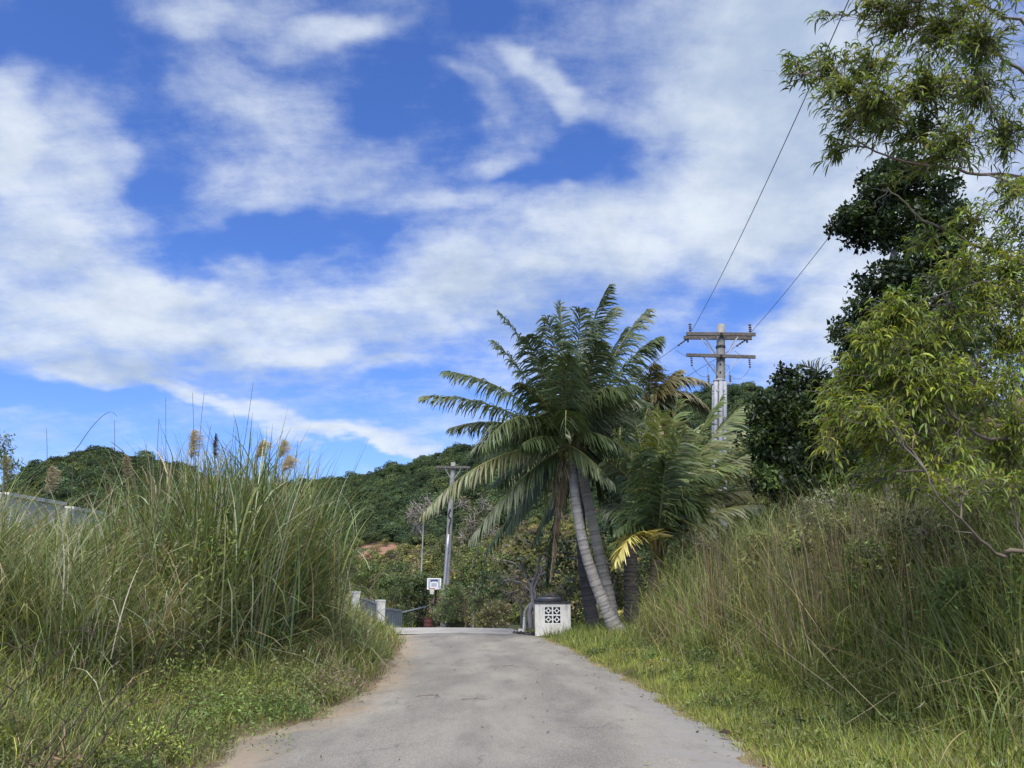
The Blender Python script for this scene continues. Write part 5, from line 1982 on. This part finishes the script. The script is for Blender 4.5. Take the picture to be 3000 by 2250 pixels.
# ------------------------------------------------------------------ acacia with sickle leaves, limbs reaching in from the right
YA = 8.2
ab = np.array([7.2, 8.8, 0.0])
ab[2] = H(ab[0], ab[1]) - .05
ac = empty('acacia_tree', ab)
tag(ac, 'acacia with drooping sickle leaves reaching in from the right edge', 'tree')
tr_pts = resample([ab, ab + [-.15, -.1, 1.2], ab + [-.1, -.2, 2.4], ab + [-.3, -.3, 3.8], ab + [-.5, -.4, 5.2], ab + [-.6, -.4, 6.6]], 24)
obj('trunk', Acc().tube(tr_pts, np.linspace(.19, .08, 24), 12, (.16, .145, .125)), 'wood', ac)
bark = (.17, .145, .12)
LIMBS = [  # photo directions with depths: real curved limbs leaving the trunk
    [(3000, 528, 8.2), (2880, 512, 8.0), (2750, 488, 7.8), (2640, 470, 7.6), (2540, 430, 7.5), (2470, 370, 7.4)],
    [(2815, 490, 7.9), (2790, 420, 7.8), (2745, 350, 7.7), (2690, 300, 7.6), (2600, 250, 7.5), (2480, 240, 7.4), (2340, 215, 7.4)],
    [(3000, 775, 8.3), (2900, 735, 8.1), (2790, 685, 7.9), (2700, 640, 7.8), (2640, 580, 7.7), (2600, 550, 7.7)],
    [(3010, 230, 8.0), (2930, 170, 7.9), (2870, 90, 7.8), (2830, 0, 7.7), (2800, -120, 7.7)],
    [(3010, 90, 8.4), (2940, 50, 8.3), (2870, 10, 8.2), (2780, -30, 8.2), (2650, -40, 8.2)],
    [(3010, 840, 8.0), (2940, 830, 7.8), (2880, 825, 7.7), (2800, 850, 7.6), (2700, 880, 7.5)],
    [(3010, 1305, 7.8), (2930, 1290, 7.6), (2850, 1265, 7.5), (2760, 1180, 7.4), (2680, 1080, 7.3), (2630, 960, 7.3)],
    [(3010, 1620, 7.2), (2940, 1630, 7.1), (2880, 1590, 7.0), (2810, 1520, 6.9), (2740, 1450, 6.8), (2720, 1380, 6.8)],
    [(3010, 1000, 8.4), (2930, 1040, 8.2), (2850, 1080, 8.0), (2700, 1130, 7.9), (2560, 1150, 7.8), (2470, 1190, 7.8)],
    [(2945, 480, 8.2), (2930, 380, 8.1), (2900, 300, 8.0), (2850, 200, 8.0), (2780, 130, 7.9), (2680, 90, 7.9)],
]
limb_pts = []
for L in LIMBS:
    P = [at(*q) for q in L]
    if L[0][0] >= 3000:
        i0 = int(np.clip(np.argmin(np.abs(tr_pts[:, 2] - (P[0][2] - .5))), 3, 23))
        P = [tr_pts[i0]] + P
    P = resample(P, 24)
    P[2:] += rng.normal(0, .008, P[2:].shape)
    thick = .024 if L[0][0] >= 3000 else .016
    obj('branch', Acc().tube(P, np.linspace(thick, .006, 24), 7, jit(bark, 1, .1)[0]), 'wood', ac)
    limb_pts.append(P)
ALLP = np.vstack(limb_pts)

UPC = [(2760, 100, 150, 110, 700), (2640, 60, 120, 80, 420), (2900, 120, 120, 120, 560), (2560, 20, 60, 50, 120), (2560, 190, 90, 70, 260), (2430, 200, 90, 55, 220), (2350, 225, 50, 45, 90), (2330, 180, 40, 40, 40),
       (2480, 280, 100, 60, 300), (2600, 300, 110, 80, 420), (2740, 260, 130, 90, 560), (2880, 280, 130, 110, 560), (2960, 400, 80, 110, 340), (2500, 360, 80, 55, 230), (2580, 390, 110, 55, 300),
       (2700, 400, 120, 70, 360), (2830, 420, 110, 80, 360), (2460, 440, 55, 45, 110), (2700, 500, 110, 40, 120), (2960, 580, 70, 80, 150), (2420, 45, 40, 30, 30), (2960, -60, 200, 120, 300), (2720, -60, 200, 100, 300)]
LOC = [(2640, 930, 90, 70, 480), (2880, 1200, 110, 90, 380), (2960, 1350, 90, 90, 260), (2820, 1430, 110, 60, 180), (2600, 1250, 110, 80, 300), (2480, 1230, 80, 80, 220), (2560, 1000, 80, 60, 300), (2700, 1010, 110, 80, 480), (2820, 960, 110, 80, 380), (2900, 900, 90, 90, 260), (2960, 1000, 80, 110, 260), (2790, 820, 90, 50, 200), (2720, 720, 80, 50, 140), (2930, 740, 80, 60, 160),
       (2520, 1090, 80, 55, 280), (2620, 1110, 110, 70, 420), (2740, 1130, 120, 80, 480), (2860, 1120, 100, 80, 240), (2460, 1170, 70, 55, 230), (2540, 1210, 80, 60, 280), (2660, 1230, 110, 70, 380), (2780, 1250, 110, 70, 300),
       (2460, 1280, 70, 60, 170), (2570, 1320, 90, 60, 220), (2680, 1350, 100, 60, 240), (2800, 1360, 100, 60, 180), (2920, 1290, 80, 80, 140), (2560, 1420, 70, 40, 90), (2700, 1440, 80, 40, 90), (2420, 1350, 50, 40, 60), (2960, 1430, 60, 60, 80), (2985, 660, 70, 70, 110), (2990, 790, 60, 70, 150), (2990, 900, 60, 70, 170), (2880, 640, 90, 50, 110), (2850, 770, 90, 60, 170), (2970, 1120, 70, 80, 170), (3010, 560, 60, 70, 110), (3015, 1000, 50, 90, 160), (3015, 1240, 50, 90, 160), (2960, 800, 80, 70, 160), (3000, 1480, 60, 70, 120)]
SC_A = [(.135, .185, .040), (.175, .225, .044), (.09, .125, .032), (.25, .25, .05)]
SC_B = [(.23, .29, .042), (.175, .235, .04), (.31, .33, .048), (.12, .165, .036)]


def acacia_leaves(clumps, cols, w, Yb, lr):
    """twigs and sickle leaves; returns leaf frames"""
    tw = Acc()
    PP, DD, LL, CC = [], [], [], []
    for (px, py, rx, ry, n) in clumps:
        Y = Yb + U(-.5, .6)
        c = at(px, py, Y)
        r = np.array([rx, rx * .9, ry]) * Y / FPX
        i0 = int(np.argmin(np.linalg.norm(ALLP - c, axis=1)))
        src = ALLP[i0]
        n = int(n * 1.55)
        m = max(4, n // 6)
        hub = branch_to(tw, src, c, .010, .005, .10, 7, 4, bark, .06)
        for k in range(m):
            d = unit(rng.normal(0, 1, 3) + np.array([-.35, 0, .1]))
            q = c + d * r * 1.4 * U(.1, 1.0) ** .45
            st = hub[rng.integers(2, 7)]
            P = branch_to(tw, st, q, .0042, .0014, .16, 6, 3, bark, U(-.06, .14))
            nn = max(4, int(n / m * U(.7, 1.4)))
            t = U(.1, 1.0, nn) * 4.99
            j = np.clip(t.astype(int), 0, 4)
            f = (t - j)[:, None]
            pos = P[j] * (1 - f) + P[j + 1] * f
            dirv = unit(unit(P[5] - P[2])[None, :] * .5 + rng.normal(0, .5, (nn, 3)) + np.array([-.25, 0, .3]))
            PP.append(pos)
            DD.append(dirv)
            LL.append(U(lr[0], lr[1], nn))
            CC.append(pick(cols, w, 1, .1, .04)[0] * np.exp(rng.normal(0, .25, (nn, 1))) * (1 + rng.normal(0, .05, (nn, 3))))
    # dry hanging twigs
    for k in range(26):
        s = ALLP[rng.integers(0, len(ALLP))]
        branch_to(tw, s, s + unit(rng.normal(0, 1, 3) + [-.6, 0, -.2]) * U(.2, .55), .004, .001, .3, 8, 3, (.2, .185, .165), -.1)
    return tw, np.vstack(PP), np.vstack(DD), np.concatenate(LL), np.vstack(CC)


def sickle(P, D, L, C, acc, wf=.14):
    n = len(P)
    K = 5
    pts = [P]
    cur = P
    for k in range(K - 1):
        d = unit(D + np.array([0, 0, -1.0]) * (k / (K - 2)) ** 1.1 * 1.6)
        cur = cur + d * (L / (K - 1))[:, None]
        pts.append(cur)
    PP = np.stack(pts, 1)
    S = unit(np.cross(D, np.array([0, 0, 1.0])) + rng.normal(0, .55, (n, 3)))
    prof = np.array([.12, .9, 1.0, .72, .05])
    acc.strip(PP, S[:, None, :], (L * wf)[:, None] * prof[None, :] * U(.8, 1.2, n)[:, None], C)


def leaf_object_mesh(cols):
    out = []
    for c in cols:
        a = Acc()
        sickle(np.zeros((1, 3)), np.array([[1.0, 0, 0.15]]), np.array([1.0]), np.array([c]), a, .16)
        me = a.mesh('leaf')
        me.materials.append(MAT['acacia'])
        out.append(me)
    return out


tot_ind = 0
for (clumps, cols, w, Yb, lr, nind, nm) in [(UPC, SC_A, [3, 2.4, 2, .6], 7.7, (.11, .18), 150, 'upper'), (LOC, SC_B, [3, 3, 1.4, 1.5], 7.5, (.10, .165), 150, 'lower')]:
    tw, P, D, L, Cc = acacia_leaves(clumps, cols, w, Yb, lr)
    obj('twigs', tw, 'wood', ac, kind='stuff')
    # the nearest leaves in view are single objects, the rest one mesh
    dist = np.linalg.norm(P - np.array([0, 0, CAMZ]), axis=1) / L
    idx = np.argsort(dist)
    vis = [i for i in idx if abs(P[i, 0] / P[i, 1]) < .68][:nind]
    rest = np.setdiff1d(np.arange(len(P)), vis)
    a = Acc()
    sickle(P[rest], D[rest], L[rest], Cc[rest], a)
    f = obj('foliage', a, 'acacia', ac, smooth=False)
    f['kind'] = 'stuff'
    meshes = leaf_object_mesh(cols)
    ci = rng.choice(len(cols), len(vis), p=np.asarray(w) / np.sum(w))
    for k, i in enumerate(vis):
        o = bpy.data.objects.new('leaf', meshes[ci[k]])
        COL.objects.link(o)
        o.parent = ac
        xax = D[i]
        yax = unit(np.cross([0, 0, 1.0], xax))
        zax = np.cross(xax, yax)
        M3 = Matrix(np.stack([xax, yax, zax], 1).tolist())
        M4 = M3.to_4x4() @ Matrix.Rotation(float(U(-.6, .6)), 4, 'X') @ Matrix.Scale(float(L[i]), 4)
        M4.translation = Vector((P[i] - ab).tolist())
        o.matrix_basis = M4
    tot_ind += len(P)
print('acacia leaves', tot_ind)

# ------------------------------------------------------------------ seed plumes and reed stalks


def plume(px, py0, py1, Y, w, col, lab, grp, lean=0.0):
    """py0 top, py1 bottom of the plume; stalk goes to the ground"""
    t_, b_ = at(px + lean, py0, Y), at(px, py1, Y)
    g_ = gpt(px, 1800, Y)
    root = empty('plume_grass', g_)
    tag(root, lab, 'plume grass', grp)
    k = Y / FPX
    st = resample([g_, (g_ * .4 + b_ * .6), b_, t_], 18)
    obj('stalk', Acc().tube(st, np.linspace(.010, .003, 18), 5, (.16, .14, .07)), 'dry', root)
    n = 430
    f = U(0, 1, n)
    P = b_ + (t_ - b_) * f[:, None]
    a_ = U(0, 2 * math.pi, n)
    up_ = unit(t_ - b_)
    ln = w * k * .80 * np.clip((1 - f) ** .8 * (.55 + 1.3 * f), .05, 1)
    pts = [P]
    cur = P
    d0 = unit(np.stack([np.cos(a_), np.sin(a_), 0 * a_], 1) * .5 + up_ * 1.0 + rng.normal(0, .12, (n, 3)))
    ln = ln * U(.5, 1.5, n)
    for j in range(3):
        d = unit(d0 + np.array([.42, 0, -.55]) * j)
        cur = cur + d * (ln / 1.9)[:, None]
        pts.append(cur)
    a = Acc()
    S = unit(rng.normal(0, 1, (n, 3)))[:, None, :]
    a.strip(np.stack(pts, 1), S, np.full((n, 1), .007) * np.array([.6, 1, .9, .3])[None, :], jit(col, n, .12, .04))
    o = obj('plume', a, 'plume', root)
    return root


TAN = (.50, .43, .31)
g1 = 'seed plumes above the left grass'
plume(560, 1262, 1345, 13.0, 44, TAN, 'largest tan seed plume above the middle of the left grass', g1, 8)
plume(752, 1295, 1345, 13.5, 42, (.52, .44, .33), 'fluffy tan seed plume left of the pair above the left grass', g1, 18)
plume(818, 1292, 1345, 13.8, 34, TAN, 'upper seed plume of the pair at the right end of the left grass', g1, 14)
plume(828, 1345, 1385, 13.2, 46, (.54, .47, .38), 'lower pale seed plume of the pair at the right end of the left grass', g1, 18)
plume(628, 1268, 1345, 13.2, 16, (.07, .055, .045), 'dark brown withered seed head among the tall stalks', g1, 4)
plume(372, 1330, 1400, 11.5, 22, (.32, .27, .19), 'narrow tan plume left of centre in the left grass', g1, -6)
plume(140, 1365, 1450, 10.5, 34, (.38, .33, .25), 'pale drooping plume above the white wall', g1, 12)
plume(20, 1330, 1410, 10.5, 26, (.30, .29, .18), 'greenish plume at the far left frame edge', g1, -8)
g2 = 'seed plumes on the right bank'
plume(2885, 1205, 1310, 12.0, 50, (.38, .30, .21), 'left tan plume behind acacia leaves at right edge', g2, -10)
plume(2975, 1160, 1290, 12.0, 70, (.40, .32, .23), 'broad tan plume at the right frame edge', g2, 14)
plume(2640, 1215, 1300, 14.0, 34, (.34, .31, .24), 'pale grey plume in the dark gap under the acacia', g2, -6)


def stalk(pts, Y, lab, grp, r=.009, col=(.10, .10, .06)):
    g_ = gpt(pts[0][0], 1800, Y)
    q0 = at(pts[0][0], pts[0][1], Y)
    P = resample([g_, g_ * .6 + q0 * .4, g_ * .25 + q0 * .75] + [at(x, y, Y) for x, y in pts], 40)
    o = obj('reed_stalk', Acc().tube(P, np.linspace(r, .003, 40), 5, jit(col, 1, .2)[0]), 'dry')
    o.location = (0, 0, 0)
    tag(o, lab, 'reed', grp)


g3 = 'bare reed stalks above the left grass'
for (pts, lab) in [([(215, 1340), (235, 1300), (270, 1250), (305, 1215), (328, 1207), (343, 1220)], 'arched bare reed bending right over the left hill'),
                   ([(485, 1400), (486, 1300), (485, 1165)], 'straight reed left of the largest tan plume'),
                   ([(462, 1400), (462, 1300), (466, 1225)], 'short straight reed just left of the tallest left pair'),
                   ([(568, 1400), (567, 1250), (564, 1150)], 'straight reed rising out of the largest tan plume'),
                   ([(578, 1400), (588, 1250), (598, 1150)], 'reed leaning right out of the largest tan plume'),
                   ([(700, 1400), (722, 1260), (742, 1120)], 'tallest reed, leaning right above the left grass'),
                   ([(600, 1400), (606, 1320), (618, 1245)], 'reed leaning right beside the dark seed head'),
                   ([(770, 1400), (795, 1330), (830, 1262)], 'reed slanting right between the two right plumes'),
                   ([(860, 1420), (866, 1350), (873, 1292)], 'rightmost short reed past the plume pair'),
                   ([(670, 1400), (680, 1300), (687, 1232)], 'thin upright reed right of the dark seed head'),
                   ([(137, 1400), (138, 1320), (136, 1255)], 'lone thin reed above the white wall'),
                   ([(335, 1400), (336, 1330), (335, 1230)], 'thin straight reed under the arched reed tip'),
                   ([(640, 1400), (655, 1330), (676, 1290)], 'short bent reed near the dark seed head')]:
    stalk(pts, 13.0, lab, g3)

# feathery tree tip at the far left
Y0 = 13.5
tree('leafy_sapling', 'feathery green sapling top at the far left frame edge', 'tree', None,
     [gpt(5, 1700, Y0), at(5, 1550, Y0), at(10, 1430, Y0), at(15, 1340, Y0)], (.04, .012),
     [clump_px(10, 1310, Y0, 40, 30), clump_px(35, 1370, Y0, 45, 30), clump_px(-20, 1350, Y0, 40, 40)], 900, (.05, .11), [(.08, .125, .05), (.11, .16, .06)], [2, 2], sub=12, sig=.25, asp=(.15, .3), twig=.005)

# bare dark shrub in the near left corner
sh = empty('bare_shrub', gpt(150, 2240, 6.0))
tag(sh, 'bare dark-twigged shrub leaning right in the near left corner', 'shrub')
for (pts, Y) in [([(120, 2260), (220, 2120), (300, 2010), (370, 1890), (430, 1815)], 5.8), ([(150, 2260), (260, 2150), (330, 2050), (400, 1960), (520, 1850)], 6.2), ([(0, 2080), (120, 1960), (230, 1880), (330, 1810)], 6.0),
                 ([(400, 2250), (470, 2180), (540, 2100), (590, 1990)], 6.6), ([(-20, 1920), (60, 1900), (150, 1870), (250, 1830)], 6.4), ([(60, 2260), (150, 2180), (210, 2080), (250, 2010)], 5.6), ([(230, 2260), (300, 2170), (350, 2090), (420, 2040), (470, 1960)], 5.9)]:
    w_ = [at(x, y, Y) for x, y in pts]
    w_ = [np.array([w_[0][0] - .1, w_[0][1], H(w_[0][0], w_[0][1]) - .05])] + w_
    P = resample(w_, 22)
    P[1:] += rng.normal(0, .003, P[1:].shape)
    a = Acc().tube(P, np.linspace(.0065, .0018, 22), 5, (.06, .048, .038))
    for k in range(7):
        i_ = rng.integers(6, 21)
        branch_to(a, P[i_], P[i_] + unit(rng.normal(0, 1, 3) + unit(P[21] - P[10]) * 1.4) * U(.1, .4), .0035, .001, .2, 6, 4, (.07, .055, .042), 0)
    obj('stem', a, 'wood', sh)

# ------------------------------------------------------------------ litter on the road
acc = Acc()
n = 420
y = np.concatenate([U(5.5, 28, 240), U(5.5, 20, 180)])
edge = U(0, 1, n)
f = np.where(U(0, 1, n) < .5, 1 - np.abs(rng.normal(0, .05, n)), np.where(U(0, 1, n) < .6, np.abs(rng.normal(0, .05, n)), U(0, 1, n)))
f = np.clip(f, .0, 1.0)
x = XL(y) + (XR(y) - XL(y)) * f
P = np.stack([x, y, np.full(n, .055)], 1)
A = unit(np.stack([rng.normal(0, 1, n), rng.normal(0, 1, n), rng.normal(0, .15, n)], 1))
S = unit(np.cross(A, unit(rng.normal(0, .3, (n, 3)) + [0, 0, 1])))
acc.diamond(P, A, S, U(.02, .07, n), U(.008, .035, n), pick([(.10, .07, .045), (.05, .035, .025), (.20, .15, .09), (.13, .13, .05)], [3, 2, 2, 1], n, .25), .3)
o = obj('leaf_litter', acc, 'dry', smooth=False)
tag(o, 'scattered dry leaf litter along the road edges', 'leaf litter', kind='stuff')
for k, (px, py, L, lab) in enumerate([(1255, 2046, .34, 'thin brown twig lying near the middle of the road'), (1390, 2056, .36, 'longer thin twig right of the other on the road'), (1495, 1957, .3, 'small twig on the road further up'), (2120, 2155, .22, 'dark curled leaf on the pale concrete edge')]):
    p = ground_pt(px, py, .03)
    a = Acc()
    P = resample([p + [-L / 2, U(-.05, .05), .03], p + [-L / 6, U(-.04, .04), .045], p + [L / 6, 0, .04], p + [L / 2, U(-.08, .08), .03]], 10)
    if k == 3:
        a.diamond(np.array([p + [-.06, 0, .03], p + [-.05, .02, .03]]), np.array([[1.0, .2, .15], [.9, -.4, .3]]), np.array([[0, .9, .4], [.2, .8, .5]]), .15, .07, np.array([.045, .032, .025]), .35)
    else:
        a.tube(P, np.linspace(.005, .0025, 10), 5, (.13, .10, .075))
        branch_to(a, P[4], P[4] + [.08, .06, .01], .004, .002, .1, 4, 4, (.10, .07, .05), 0)
    o = obj('fallen_twig' if k != 3 else 'fallen_leaf', a, 'wood')
    tag(o, lab, 'twig' if k != 3 else 'leaf')
